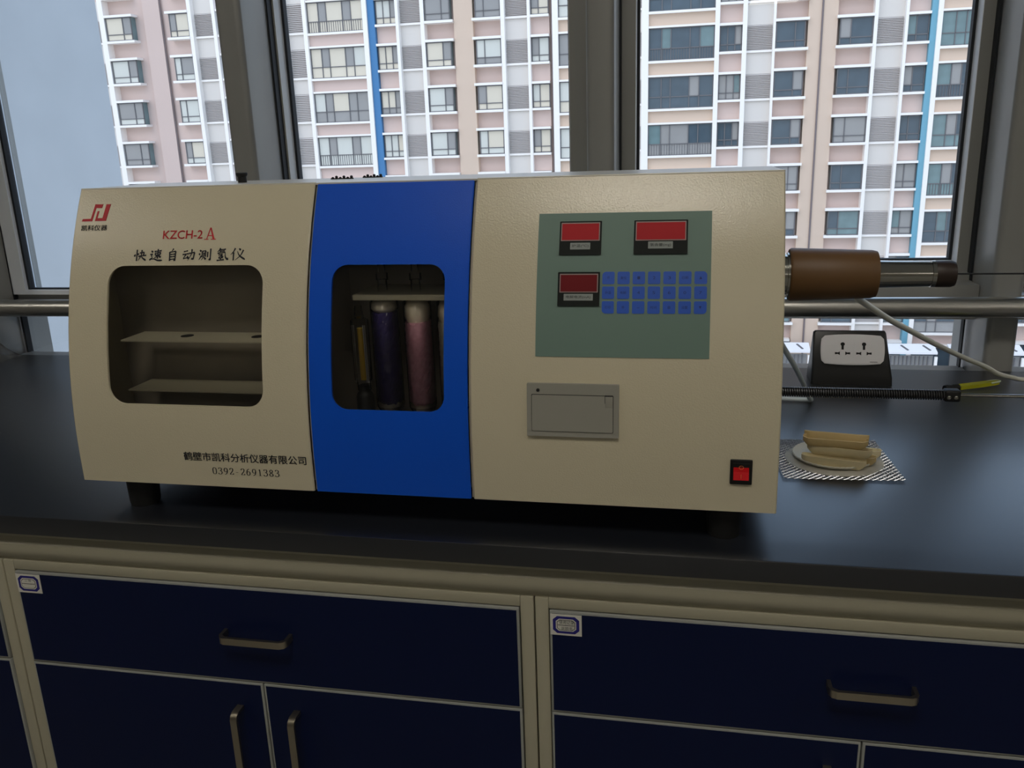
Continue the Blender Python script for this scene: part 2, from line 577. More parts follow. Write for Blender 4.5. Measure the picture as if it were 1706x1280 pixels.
CACHE = {}
def window_meshes(w_, h_, cuts, low, depth):
    key = (round(w_, 2), round(h_, 2), tuple(cuts), low, depth)
    if key in CACHE: return CACHE[key]
    t = .055
    mb = MB()
    mb.box(0, w_, -.05, .02, 0, t); mb.box(0, w_, -.05, .02, h_ - t, h_)
    mb.box(0, t, -.05, .02, 0, h_); mb.box(w_ - t, w_, -.05, .02, 0, h_)
    zl = h_ * low
    mb.box(0, w_, -.05, .02, zl - t / 2, zl + t / 2)
    for c in cuts[1:-1]:
        mb.box(w_ * c - t / 2, w_ * c + t / 2, -.05, .02, 0, h_)
    if depth:                                   # the glazed sides of a bay
        for x0 in (0, w_ - .04):
            mb.box(x0, x0 + .04, .02, depth, 0, h_, 1)
    fr = mb.mesh('window', ['bar_grey', 'pane_teal'], 0)
    panes = []
    for a, b in zip(cuts[:-1], cuts[1:]):
        mb = MB(); mb.box(w_ * a, w_ * b, 0, .015, zl, h_)
        panes.append(mb.mesh('pane', ['pane_pale'], 0))
    mb = MB(); mb.box(0, w_, 0, .015, 0, zl)
    lowm = mb.mesh('lower_pane', ['pane_pale'], 0)
    mb = MB(); m_ = max(6, int(w_ / .16))
    for i in range(m_):
        x = w_ * (i + .5) / m_
        mb.box(x - .014, x + .014, -.03, -.002, t, zl)
    rail = mb.mesh('railing', ['bar_grey'], 0)
    CACHE[key] = (fr, panes, lowm, rail)
    return CACHE[key]

def put_window(x0, x1, zlo, zhi, y, cuts, low, depth=0, narrow=None, rail=False):
    w_, h_ = bx(x1) - bx(x0), (zhi - zlo) * K
    fr, panes, lowm, rl = window_meshes(w_, h_, cuts, low, depth)
    W_ = inst('window', fr, AP, Vector((bx(x0), y, bz(zlo))) - AL)
    base = tone(x0)
    for i, p in enumerate(panes):
        pm = base
        if narrow and i in narrow:
            pm = 'pane_mid' if rng.random() < .7 else tone(x0)
        elif len(panes) > 2 and rng.random() < .4:
            pm = tone(x0)
        inst('pane', p, W_, (0, 0, 0), pm)
    inst('lower_pane', lowm, W_, (0, 0, 0), base if rng.random() < .6 else tone(x0))
    if rail:
        inst('railing', rl, W_, (0, 0, 0))

def ledge(x0, x1, z, h_=.13, y0=-.42):
    part('ledge', (bx(x0), bx(x1), FY + y0, FY + .36, bz(z - h_ / 2), bz(z + h_ / 2)), 'white_fin')

BAYS = [(-33.35, -31.65, 'R', -1), (-29.33, -28.03, 'L', -1), (-14.09, -12.62, 'R', -1), (-11.36, -9.9, 'L', -1), (4.19, 5.69, 'R', -4), (7.2, 8.83, 'L', -4)]
for x0, x1, side, n0 in BAYS:
    for n in range(n0, 4):
        z = zbay(n)
        e0, e1 = (x0, x1 + .1) if side == 'R' else (x0 - .1, x1)
        ledge(e0, e1, z); ledge(e0, e1, z + 1.40)
        dep = .55
        if side == 'R':
            put_window(x0 + .02, x1 - .06, z + .07, z + 1.33, FY - .22, (0, .66, 1), .27, dep, (1,))
        else:
            put_window(x0 + .06, x1 - .02, z + .07, z + 1.33, FY - .22, (0, .34, 1), .27, dep, (0,))
    ledge(x0, x1, zbay(4), .13)
NARROW = [(-26.33, -25.22, 'L', -1), (-16.93, -15.72, 'R', -1), (-8.32, -7.33, 'L', -1), (1.45, 2.58, 'R', -3), (10.41, 11.45, 'L', -4), (16.8, 18.0, 'L', -4)]
for x0, x1, side, n0 in NARROW:
    for n in range(n0, 4):
        z = zbay(n)
        ledge(x0, x1, z, .12, -.3); ledge(x0, x1, z + 1.36, .12, -.3)
        put_window(x0 + .02, x1 - .02, z + .07, z + 1.29, FY + .02, (0, .36, .70, 1) if side == 'R' else (0, .42, 1), .27, 0, (0,) if side == 'L' else (2,))
        part('spandrel', (bx(x0), bx(x1), FY + .1, FY + .36, bz(z + 1.43), bz(z + 2.28)), 'pink_wall')
BALC = [(-24.6, -22.35, -1), (-20.87, -17.6, -1), (-6.83, -3.75, -1), (-2.12, 1.22, -3), (11.95, 15.3, -4), (18.0, 20.1, -4)]
for x0, x1, n0 in BALC:
    for n in range(n0, 4):
        z = zbal(n)
        ledge(x0, x1, z, .12, -.34); ledge(x0, x1, z + 1.70, .10, -.3)
        put_window(x0, x1, z + .06, z + 1.65, FY - .1, (0, .20, .34, .63, .78, 1), .37, 0, (1, 3), rail=(x0 > -3 and (n + int(x0)) % 2 == 0) or (x0 < -15 and n in (0, 3)))
        part('spandrel', (bx(x0), bx(x1), FY - .08, FY + .36, bz(z + 1.75), bz(z + 2.325)), 'pink_wall' if x0 < -15 else 'peach_wall')
LOUV = [(-35.4, -33.69, -1, 0), (-27.81, -26.55, -1, 0), (-22.12, -21.1, -1, 1), (-15.55, -14.32, -1, 0), (-9.69, -8.47, -1, 0), (-3.5, -2.48, -1, 0),
        (2.8, 4.07, -3, 0), (9.0, 10.27, -4, 0), (15.5, 16.6, -4, 0), (20.35, 21.6, -4, 0)]
LM = {}
for x0, x1, n0, tall in LOUV:
    for n in range(n0, 4):
        z = zbal(n) + .1 if tall else zbay(n)
        hh = 1.52 if tall else 1.22
        w_ = bx(x1) - bx(x0)
        key = (round(w_, 2), hh)
        if key not in LM:
            mb = MB()
            m_ = 16
            for i in range(m_):
                za = hh * K * (i + .1) / m_
                zc = hh * K * (i + .85) / m_
                mb.add([(0, -.05, za), (w_, -.05, za), (w_, .02, zc), (0, .02, zc), (0, -.02, za - .01), (w_, -.02, za - .01), (w_, .05, zc - .01), (0, .05, zc - .01)],
                       [[0, 1, 2, 3], [7, 6, 5, 4], [0, 4, 5, 1], [3, 2, 6, 7], [0, 3, 7, 4], [1, 5, 6, 2]])
            LM[key] = mb.mesh('louvre_panel', ['louvre_grey'], 0)
        inst('louvre_panel', LM[key], AP, Vector((bx(x0), FY + .08, bz(z + .05))) - AL)
        part('louvre_ledge', (bx(x0), bx(x1), FY - .05, FY + .36, bz(z - .05), bz(z + .05)), 'white_fin')
        part('infill_panel', (bx(x0), bx(x1), FY + .1, FY + .36, bz(z + hh + .05), bz(z + (2.33 if tall else 2.29))), 'infill_white')

mb = MB()                                       # lower floors, out of sight from the viewer's place: one joined part
def low_win(x0, x1, zlo, zhi, bars):
    mb.box(bx(x0), bx(x1), FY - .3, FY + .36, bz(zlo - .06), bz(zlo + .06), 0)
    mb.box(bx(x0), bx(x1), FY - .3, FY + .36, bz(zhi - .06), bz(zhi + .06), 0)
    mb.box(bx(x0), bx(x1), FY - .05, FY + .30, bz(zlo), bz(zhi), 1 if x0 < -3 else 2)
    for i in range(1, bars):
        x = bx(x0 + (x1 - x0) * i / bars)
        mb.box(x - .03, x + .03, FY - .09, FY, bz(zlo), bz(zhi), 3)
    z = zlo + (zhi - zlo) * .3
    mb.box(bx(x0), bx(x1), FY - .09, FY, bz(z) - .03, bz(z) + .03, 3)
for n in range(-10, -1):
    for x0, x1, s_, n0 in BAYS:
        if n < n0: low_win(x0, x1, zbay(n), zbay(n) + 1.4, 2)
    for x0, x1, s_, n0 in NARROW:
        if n < n0: low_win(x0, x1, zbay(n), zbay(n) + 1.36, 2)
    for x0, x1, n0 in BALC:
        if n < n0: low_win(x0, x1, zbal(n), zbal(n) + 1.7, 5)
    for x0, x1, n0, tall in LOUV:
        if n < n0:
            z = zbay(n)
            mb.box(bx(x0), bx(x1), FY + .08, FY + .3, bz(z), bz(z + 1.25), 4)
            mb.box(bx(x0), bx(x1), FY + .1, FY + .3, bz(z + 1.25), bz(z + 2.345), 5)
            mb.box(bx(x0), bx(x1), FY - .05, FY + .3, bz(z - .05), bz(z + .05), 0)
tag(mb.build('lower_floors', ['white_fin', 'pane_pale', 'pane_dark', 'bar_grey', 'louvre_grey', 'infill_white'], AP, smooth=0), kind='stuff')

# low white shelters at the foot of the block, seen just above the worktop
PK = 57.0 / 48
px_ = lambda x: x * PK
pz_ = lambda z: 1.25 + (z - 1.25) * PK
SH = [(2.9, 6.73, 'left of the black socket'), (7.6, 13.11, 'right of the black socket'), (13.78, 17.3, 'nearest the right mullion'), (18.0, 21.5, 'farthest right past the mullion')]
for a, b, d in SH:
    T = thing('shelter', (px_((a + b) / 2), 57, -24), 'white roofed glazed shelter at the foot of the block, ' + d, 'shelter', 'white roofed shelters below the block')
    mb = MB()
    mb.prism([(57.0, pz_(-9.80)), (57.0, pz_(-9.92)), (55.9, -12.30), (55.9, -12.17)], lambda y, z: (px_(a), y, z), lambda y, z: (px_(b), y, z))
    mb.build('roof', 'roof_white', T, smooth=0)
    m_ = max(2, int((b - a) / 1.0))
    for i in range(m_):
        x = px_(a + (b - a) * (i + .6) / m_)
        mb = MB()
        O = Vector((x, 56.45, -12.02))
        ex = Vector((.30, -.62, -.62 * .30 / 1.1)).normalized()
        nz = Vector((0, -.30, 1.1)).normalized()
        ey = nz.cross(ex)
        mb.fbox(O, ex, ey, nz, (-.36, .36), (-.06, .06), (-.03, .03))
        mb.build('skylight', 'bar_grey', T, smooth=0)
    for x in (a, b - .12):
        mb = MB(); mb.box(px_(x), px_(x + .14), 55.9, 56.05, -24, pz_(-10.3))
        mb.build('post', 'white_fin', T, smooth=0)
    mb = MB(); mb.box(px_(a + .14), px_(b - .12), 56.3, 56.33, -24, pz_(-10.3))
    mb.build('glazing', 'pane_mid', T, smooth=0)
    mb = MB()
    m_ = int((b - a) / .22)
    for i in range(m_):
        x = px_(a + .2 + (b - a - .4) * i / m_)
        mb.box(x, x + .06, 56.2, 56.29, -24, pz_(-10.35))
    tag(mb.build('bars', 'bar_grey', T, smooth=0), kind='stuff')

# ------------------------------------------------------------------ lab bench
BT, BF, BB = 0.85, 0.785, 1.538
T = thing('lab_bench', (-.15, 1.1, .80), 'long black laminate worktop with cream steel apron under the windows', 'worktop')
mb = MB(); mb.box(-2.6, 1.9, BF, BB, BT - .0235, BT, b=.0015, seg=2)
mb.build('worktop', 'bench_black', T)
mb = MB()
mb.prism([(.803, .8265), (.803, .815), (.7965, .808), (.7955, .800), (.7975, .792), (.803, .786), (.803, .784), (.83, .784), (.83, .8265)],
         lambda y, z: (-2.6, y, z), lambda y, z: (1.9, y, z))
tag(mb.build('apron', 'cream_steel', T), 'cream steel apron rail')
def bow_handle(p0, p1, axis_out, r_w, parent):
    """flat bow handle between p0 and p1, standing off the door"""
    p0, p1 = Vector(p0), Vector(p1)
    d = (p1 - p0).normalized()
    o = Vector(axis_out)
    s = d.cross(o)
    L = (p1 - p0).length
    prof = [(0, 0), (.0, .013), (.003, .0185), (.008, .0205), (L - .008, .0205), (L - .003, .0185), (L, .013), (L, 0)]
    inner = [(.004, 0), (.004, .013), (.009, .0165), (L - .009, .0165), (L - .004, .013), (L - .004, 0)]
    mb = MB()
    poly = prof + inner[::-1]
    mb.prism(poly, lambda a, b: p0 + d * a + o * b - s * r_w, lambda a, b: p0 + d * a + o * b + s * r_w)
    return mb.build('handle', 'handle_nickel', parent, smooth=50)

S8 = [(0.16, 0), (0.84, 0), (1, .2), (1, .8), (.84, 1), (.16, 1), (0, .8), (0, .2)]
def card(x0, x1, z0, z1, lines, parent, y):
    mb = MB()
    mb.box(x0, x1, y - .0004, y, z0, z1, 0)
    def octa(a, m, yy):
        X0, X1, Z0, Z1 = x0 + a, x1 - a, z0 + a * .9, z1 - a * .9
        mb.prism([(X0 + (X1 - X0) * u, Z0 + (Z1 - Z0) * v) for u, v in S8], lambda u, v: (u, y - .0004, v), lambda u, v: (u, yy, v), m)
    octa(.0026, 1, y - .0006); octa(.0058, 0, y - .0008); octa(.0070, 2, y - .0009); octa(.0076, 0, y - .0010)
    zm = (z0 + z1) / 2
    mb.box(x0 + .008, x1 - .008, y - .0012, y - .001, zm - .0003, zm + .0003, 2)
    sf = lambda u, v: (u, y - .0013, v)
    for (t, a, b, c, d) in lines:
        put_text(mb, t, x0 + a, x0 + b, z0 + c, z0 + d, sf, 2)
    o = mb.build('label_card', ['card_white', 'card_navy', 'ink_dark'], parent, smooth=0)
    o['label'] = 'white card with navy octagon border'
    return o

CY = .800
def cabinet(x0, x1, label, card_lines, n_doors=2):
    T = thing('base_cabinet', ((x0 + x1) / 2, 1.05, 0), label, 'cabinet', 'cream and navy base cabinets under the bench')
    f = .0155
    mb = MB()
    mb.box(x0 + .0008, x1 - .0008, CY + .016, 1.42, .10, .784)                 # carcass
    mb.box(x0 + .0008, x0 + f, CY, CY + .02, .08, .784, b=.0015)
    mb.box(x1 - f, x1 - .0008, CY, CY + .02, .08, .784, b=.0015)
    mb.box(x0 + f, x1 - f, CY, CY + .02, .7715, .784, b=.001)
    mb.box(x0 + .0008, x1 - .0008, CY + .03, 1.40, 0, .10, 1)
    mb.box(x0 + f, x1 - f, CY + .012, CY + .016, .10, .7715, 1)
    mb.build('carcass', ['cream_steel', 'dark_gap'], T)
    a, b = x0 + f + .0012, x1 - f - .0012
    def front(name, xa, xb, za, zb):
        m = MB()
        m.box(xa, xb, CY - .002, CY + .012, za, zb, 0, b=.001)
        e = .0026
        m.box(xa + e, xb - e, CY - .0026, CY - .001, za + e, zb - e, 1)
        return m.build(name, ['edge_band', 'navy_laminate'], T)
    d = front('drawer', a, b, .6455, .7702)
    xm = (a + b) / 2 + .003
    bow_handle((xm - .0425, CY - .0026, .7115), (xm + .0425, CY - .0026, .7115), (0, -1, 0), .0042, d)
    if card_lines is not None:
        card(a + .001, a + .0345, .7425, .7675, card_lines, d, CY - .0026)
    c = (a + b) / 2
    for s, (xa, xb) in ((-1, (a, c - .0009)), (1, (c + .0009, b))):
        dr = front('door', xa, xb, .105, .6440)
        hx = c - .0325 if s < 0 else c + .0405
        bow_handle((hx, CY - .0026, .508), (hx, CY - .0026, .6125), (0, -1, 0), .0042, dr)
    return T
cabinet(-1.471, -.8096, 'cream and navy base cabinet cut off by the left edge of the picture', None)
cabinet(-.8096, -.1510, 'cream and navy base cabinet with nearly blank card, under the instrument\'s left half',
        [('二 层', .0125, .0215, .0155, .0190)])
cabinet(-.1510, .5290, 'cream and navy base cabinet with handwritten card, under the right half of the instrument',
        [('使用记录', .0095, .0255, .0140, .0185), ('说明书', .0115, .0235, .0065, .0110)])
cabinet(.5290, 1.2, 'cream and navy base cabinet beyond the right edge of the picture', None)

# ------------------------------------------------------------------ hydrogen analyser
YF0, R0, Z0F = .815, .60, .92
def Yf(z):
    return YF0 + (R0 - math.sqrt(R0 * R0 - (z - Z0F) ** 2) if z > Z0F else 0)
X0, X1, ZB, ZTP = -.6875, .0938, .888, 1.2165
HA = thing('hydrogen_analyzer', (-.3, .93, .85), 'wide cream and blue benchtop hydrogen analyser with curved front on the black worktop', 'instrument')

def front_panel(xl, xr, z0, z1, hole=None, off=0.0, th=.003, ch=.0012):
    """curved sheet that follows the instrument's front profile, with a rounded opening"""
    zs = set(z0 + (z1 - z0) * i / 36 for i in range(37))
    if hole:
        hx0, hx1, hz0, hz1, r = hole
        for i in range(9):
            t = math.radians(90 * i / 8)
            zs.add(hz0 + r - r * math.cos(t)); zs.add(hz1 - r + r * math.cos(t))
    zs = sorted(zs)
    zz = [zs[0]]
    for z in zs[1:]:
        if z - zz[-1] > 1e-5: zz.append(z)
    def ab(z):
        if not hole:
            return xl + (xr - xl) * .4, xl + (xr - xl) * .6
        if z >= hz1 or z <= hz0: return hx0 + r, hx1 - r
        if z > hz1 - r: q = r - math.sqrt(max(0, r * r - (z - hz1 + r) ** 2))
        elif z < hz0 + r: q = r - math.sqrt(max(0, r * r - (hz0 + r - z) ** 2))
        else: q = 0
        return hx0 + q, hx1 - q
    vs, fs = [], []
    nz = len(zz)
    for back in (0, 1):
        for z in zz:
            a, b = ab(z)
            for x, dy in ((xl, ch), (xl + ch, 0), (a, 0), (b, 0), (xr - ch, 0), (xr, ch)):
                vs.append((x, Yf(z) + off + (th if back else dy), z))
    B = nz * 6
    for i in range(nz - 1):
        inside = hole and zz[i] >= hz0 - 1e-6 and zz[i + 1] <= hz1 + 1e-6
        for j in range(5):
            if inside and j == 2: continue
            q = [i * 6 + j, i * 6 + j + 1, (i + 1) * 6 + j + 1, (i + 1) * 6 + j]
            fs.append(q); fs.append([B + x for x in q[::-1]])
        fs.append([i * 6, (i + 1) * 6, B + (i + 1) * 6, B + i * 6])
        fs.append([i * 6 + 5, B + i * 6 + 5, B + (i + 1) * 6 + 5, (i + 1) * 6 + 5])
        if inside:
            fs.append([i * 6 + 2, B + i * 6 + 2, B + (i + 1) * 6 + 2, (i + 1) * 6 + 2])
            fs.append([i * 6 + 3, (i + 1) * 6 + 3, B + (i + 1) * 6 + 3, B + i * 6 + 3])
    for j in range(5):
        for i in (0, nz - 1):
            fs.append([i * 6 + j, i * 6 + j + 1, B + i * 6 + j + 1, B + i * 6 + j])
    if hole:
        for i, z in enumerate(zz):
            if abs(z - hz0) < 1e-6 or abs(z - hz1) < 1e-6:
                fs.append([i * 6 + 2, i * 6 + 3, B + i * 6 + 3, B + i * 6 + 2])
    mb = MB(); mb.add(vs, fs)
    return mb

def curved_sheet(poly, off, th, m=0, mb=None, nz=10):
    """flat outline (x, z) wrapped on the front, th thick, standing off by off"""
    mb = mb or MB()
    mb.prism(poly, lambda x, z: (x, Yf(z) + off, z), lambda x, z: (x, Yf(z) + off - th, z), m)
    return mb

def pane(hx0, hx1, hz0, hz1, off, parent, m):
    vs, fs = [], []
    n = 14
    for i in range(n + 1):
        z = hz0 + (hz1 - hz0) * i / n
        vs += [(hx0, Yf(z) + off, z), (hx1, Yf(z) + off, z)]
    for i in range(n):
        fs.append([2 * i, 2 * i + 1, 2 * i + 3, 2 * i + 2])
    mb = MB(); mb.add(vs, fs)
    o = mb.build('viewing_pane', m, parent)
    return o

# housing
mb = MB()
prof = [(Yf(ZB + (ZTP - .002 - ZB) * i / 16) + .0035, ZB + (ZTP - .002 - ZB) * i / 16) for i in range(17)]
side = prof + [(1.0300, ZTP - .002), (1.075, ZTP - .045), (1.075, ZB)]
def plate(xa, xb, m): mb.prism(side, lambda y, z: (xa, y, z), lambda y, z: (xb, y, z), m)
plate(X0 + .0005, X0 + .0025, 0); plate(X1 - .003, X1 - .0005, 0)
plate(-.3965, -.3945, 2); plate(-.2180, -.2160, 2)
mb.box(X0 + .0005, X1 - .0005, Yf(ZTP) - .0005, 1.030, ZTP - .002, ZTP, 1)
mb.box(X0 + .0005, X1 - .0005, YF0 + .004, 1.075, ZB, ZB + .002, 3)
mb.add([(X0 + .001, 1.03, ZTP - .001), (X1 - .001, 1.03, ZTP - .001), (X1 - .001, 1.075, ZTP - .045), (X0 + .001, 1.075, ZTP - .045), (X0 + .001, 1.075, ZB), (X1 - .001, 1.075, ZB)],
       [[0, 1, 2, 3], [3, 2, 5, 4]], 0)
mb.box(X0 + .003, -.397, .925, .928, ZB + .002, ZTP - .003, 2)        # compartment backs
mb.box(-.394, -.2185, .958, .961, ZB + .002, ZTP - .003, 2)
mb.box(X0 + .003, -.2185, YF0 + .02, .958, ZB + .004, ZB + .006, 2)
mb.build('housing', ['beige_plain', 'top_paint', 'interior_dark', 'rubber_black'], HA, smooth=30)

# left door
ld = front_panel(X0, -.3975, ZB - .0005, ZTP + .0005, (-.6378, -.4484, .9815, 1.1329, .020)).build('left_door', 'beige_paint', HA)
ld['label'] = 'cream door with printed lettering and a large window'
pane(-.639, -.447, .980, 1.1345, .0031, ld, 'smoked_glass')
sf = lambda x, z: (x, Yf(z) - .00045, z)
# emblem
mb = MB()
LS = [(-.6786, 1.1812), (-.6778, 1.1838), (-.6674, 1.1840), (-.6645, 1.1996), (-.6542, 1.1994), (-.6550, 1.1953), (-.6624, 1.1955), (-.6652, 1.1812)]
LJ = [(-.6500, 1.1994), (-.6443, 1.1993), (-.6477, 1.1814), (-.6618, 1.1814), (-.6601, 1.1921), (-.6578, 1.1921), (-.6590, 1.1845), (-.6526, 1.1845)]
for q in (LS, LJ):
    curved_sheet(q, 0, .0004, 0, mb)
mb.build('emblem', 'emblem_red', ld, smooth=0)
# printing
mb = MB()
put_text(mb, '凯科仪器', -.6778, -.6447, 1.1711, 1.1770, sf, 0, .00012)
mb.build('maker_lettering', 'ink_dark', ld, smooth=0)
mb = MB()
put_text(mb, '鹤壁市凯科分析仪器有限公司', -.5520, -.4036, .9179, .9280, sf, 0, .0002)
mb.build('company_lettering', 'ink_dark', ld, smooth=0)
mb = MB()
DIG = {
 '0': [[(30, 0), (10, 12), (5, 50), (10, 88), (30, 100), (50, 88), (55, 50), (50, 12), (30, 0)]],
 '3': [[(8, 18), (14, 4), (34, 0), (50, 10), (50, 30), (38, 43), (22, 46)], [(22, 46), (42, 50), (54, 64), (54, 82), (40, 97), (20, 100), (6, 90), (7, 82)]],
 '9': [[(52, 36), (46, 54), (30, 61), (12, 52), (7, 30), (16, 8), (32, 0), (48, 10), (54, 34), (50, 64), (38, 88), (14, 100)]],
 '2': [[(8, 24), (12, 8), (28, 0), (46, 6), (52, 24), (44, 46), (24, 70), (6, 96)], [(6, 96), (30, 96), (55, 96)], [(53, 98), (55, 90), (58, 80)]],
 '6': [[(8, 64), (14, 46), (30, 39), (48, 48), (53, 70), (44, 92), (28, 100), (12, 90), (6, 66), (10, 36), (22, 12), (46, 0)]],
 '1': [[(14, 14), (24, 10), (32, 2)], [(32, 2), (32, 50), (32, 98)], [(14, 98), (32, 98), (50, 98)]],
 '8': [[(30, 46), (14, 36), (12, 16), (30, 0), (48, 14), (46, 34), (30, 46), (10, 62), (6, 82), (28, 100), (52, 86), (52, 66), (30, 46)]],
 '-': [[(14, 62), (30, 62), (46, 62)]],
}
ph = '0392-2691383'
xa, xb, za, zb = -.5195, -.4366, .9027, .9104
cw = (xb - xa) / 12
for i, c in enumerate(ph):
    for s_ in DIG[c]:
        P = [(xa + cw * (i + (x + 14) / 84), zb - (zb - za) * y / 100) for x, y in smooth_line(s_, 4)]
        stroke(mb, P, lambda t, dx, dy: .00018 + .00042 * abs(dy), sf, 0)
mb.build('phone_lettering', 'ink_dark', ld, smooth=0)
# brush-written title
KAI = [
 [('d', [(12, 44), (4, 62)]), ('d', [(30, 36), (38, 48)]), ('v', [(24, 6), (23, 98)]), ('h', [(46, 33), (80, 27)]), ('v', [(80, 27), (76, 55)]), ('h', [(36, 60), (98, 52)]), ('p', [(62, 8), (58, 52), (34, 96)]), ('n', [(58, 56), (72, 76), (98, 94)])],
 [('h', [(38, 22), (90, 15)]), ('v', [(43, 36), (46, 54)]), ('h', [(43, 36), (84, 30)]), ('v', [(84, 30), (79, 48)]), ('h', [(46, 52), (80, 47)]), ('v', [(64, 2), (62, 80)]), ('p', [(60, 52), (50, 66), (36, 76)]), ('d', [(66, 54), (86, 70)]), ('d', [(14, 16), (26, 28)]), ('h', [(6, 46), (24, 42)]), ('p', [(24, 42), (16, 58), (26, 70)]), ('n', [(26, 70), (2, 92)]), ('n', [(2, 90), (34, 82), (64, 94), (99, 94)])],
 [('p', [(60, 0), (52, 12), (40, 22)]), ('v', [(22, 28), (26, 100)]), ('h', [(22, 30), (84, 22)]), ('v', [(84, 22), (80, 99)]), ('d', [(80, 98), (68, 90)]), ('h', [(32, 48), (76, 44)]), ('h', [(32, 67), (76, 63)]), ('h', [(28, 88), (76, 84)])],
 [('h', [(10, 26), (42, 19)]), ('h', [(2, 50), (50, 42)]), ('p', [(28, 48), (18, 66), (8, 80)]), ('h', [(8, 82), (44, 74)]), ('d', [(38, 60), (50, 84)]), ('h', [(52, 40), (95, 32)]), ('v', [(95, 32), (86, 90)]), ('d', [(86, 90), (72, 80)]), ('p', [(73, 6), (70, 46), (44, 99)])],
 [('d', [(8, 14), (20, 26)]), ('d', [(2, 42), (13, 52)]), ('p', [(22, 60), (12, 80), (4, 94)]), ('v', [(28, 24), (28, 72)]), ('h', [(28, 24), (55, 20)]), ('v', [(55, 20), (54, 68)]), ('p', [(42, 34), (40, 68), (22, 96)]), ('d', [(44, 72), (58, 90)]), ('v', [(71, 28), (71, 72)]), ('v', [(93, 3), (93, 96)]), ('d', [(93, 96), (82, 86)])],
 [('p', [(36, 0), (26, 18), (12, 30)]), ('h', [(32, 14), (78, 9)]), ('h', [(30, 27), (70, 22)]), ('h', [(14, 42), (75, 34)]), ('n', [(75, 34), (78, 70), (98, 95)]), ('p', [(98, 95), (98, 76)]), ('h', [(22, 55), (54, 50)]), ('p', [(54, 50), (40, 64), (22, 74)]), ('d', [(38, 60), (60, 74)]), ('h', [(24, 80), (58, 76)]), ('v', [(41, 78), (41, 94)]), ('h', [(10, 99), (68, 92)])],
 [('p', [(32, 2), (20, 30), (2, 54)]), ('v', [(22, 36), (22, 99)]), ('d', [(56, 4), (68, 18)]), ('p', [(86, 16), (68, 60), (34, 97)]), ('n', [(46, 26), (62, 62), (100, 93)])],
]
WK = {'h': lambda t: .55 + .45 * abs(2 * t - 1) ** 1.5, 'v': lambda t: 1.0 - .15 * math.sin(t * math.pi), 'p': lambda t: 1.05 - .8 * t,
      'n': lambda t: .35 + .95 * t if t < .85 else 1.15 - 5 * (t - .85), 'd': lambda t: .45 + .75 * math.sin(min(1, t * 1.1) * math.pi * .6)}
mb = MB()
CH = [(-.6068, -.5912), (-.5876, -.5710), (-.5652, -.5532), (-.5468, -.5312), (-.5270, -.5115), (-.5062, -.4912), (-.4888, -.4708)]
for (xa, xb), strokes in zip(CH, KAI):
    za, zb = 1.1378, 1.1508
    for kind, P in strokes:
        Q = smooth_line([(xa + (xb - xa) * x / 100, zb - (zb - za) * y / 100) for x, y in P], 6)
        stroke(mb, Q, lambda t, dx, dy: .00092 * WK[kind](t), sf, 0)
mb.build('title_lettering', 'ink_dark', ld, smooth=0)
mb = MB()
put_text(mb, 'KZCH-2', -.5728, -.5244, 1.1610, 1.1698, sf, 0, .00018)
AX = lambda u, v: sf(-.5218 + (u / 100) * .0136, 1.1598 + v / 100 * .0126)
for q in ([(44, 100), (54, 100), (26, 6), (18, 6)], [(44, 100), (56, 100), (92, 6), (74, 6)], [(30, 30), (70, 30), (72, 37), (32, 37)], [(0, 0), (38, 0), (38, 6), (0, 6)], [(58, 0), (104, 0), (104, 6), (58, 6)]):
    mb.add([AX(*p) for p in q], [[0, 1, 2, 3]])
mb.build('model_lettering', 'ink_red', ld, smooth=0)
# shelves in the left compartment
for z in (1.0459, .9862):
    mb = MB()
    mb.box(-.643, -.400, .860, .9075, z - .0022, z, 0, b=.0006)
    for x in ((-.572, -.482) if z > 1 else (-.474,)):
        mb.lathe((x, .885, z - .0005), (0, 0, 1), [(0, .0075), (.0009, .0075)], 20, 1)
    mb.build('shelf', ['shelf_grey', 'slot_black'], HA)

# blue door
bd = front_panel(-.3946, -.2188, ZB - .0005, ZTP - .0015, (-.3690, -.2440, .9818, 1.1325, .017)).build('blue_door', 'blue_paint', HA)
bd['label'] = 'blue door with a window onto the drying tubes'
pane(-.3702, -.2428, .9805, 1.134, .0031, bd, 'smoked_glass')
# control front
cf = front_panel(-.2158, X1, ZB - .0005, ZTP + .0005).build('control_front', 'beige_paint', HA)

# keypad panel: curved plate
def curved_plate(x0, x1, z0, z1, off, th, name, m, parent, n=10):
    vs, fs = [], []
    for i in range(n + 1):
        z = z0 + (z1 - z0) * i / n
        vs += [(x0, Yf(z) + off, z), (x1, Yf(z) + off, z), (x0, Yf(z) + off - th, z), (x1, Yf(z) + off - th, z)]
    for i in range(n):
        a, b = 4 * i, 4 * i + 4
        fs += [[a + 2, a + 3, b + 3, b + 2], [a, b, b + 1, a + 1], [a, a + 2, b + 2, b], [a + 1, b + 1, b + 3, a + 3]]
    fs += [[0, 1, 3, 2], [4 * n, 4 * n + 2, 4 * n + 3, 4 * n + 1]]
    mb = MB(); mb.add(vs, fs)
    return mb.build(name, m, parent)
kp = curved_plate(-.1474, .0246, 1.0421, 1.1805, 0, .0006, 'keypad_panel', 'panel_green', HA)
kp['label'] = 'grey green membrane keypad panel'
KEYS = [['开', '复位', '1', '2', '3', '日期', '▲'], ['升温', '电解', '4', '5', '6', '0', '7'], ['打印', '停', '—', '时间', '8', '设置', '▼']]
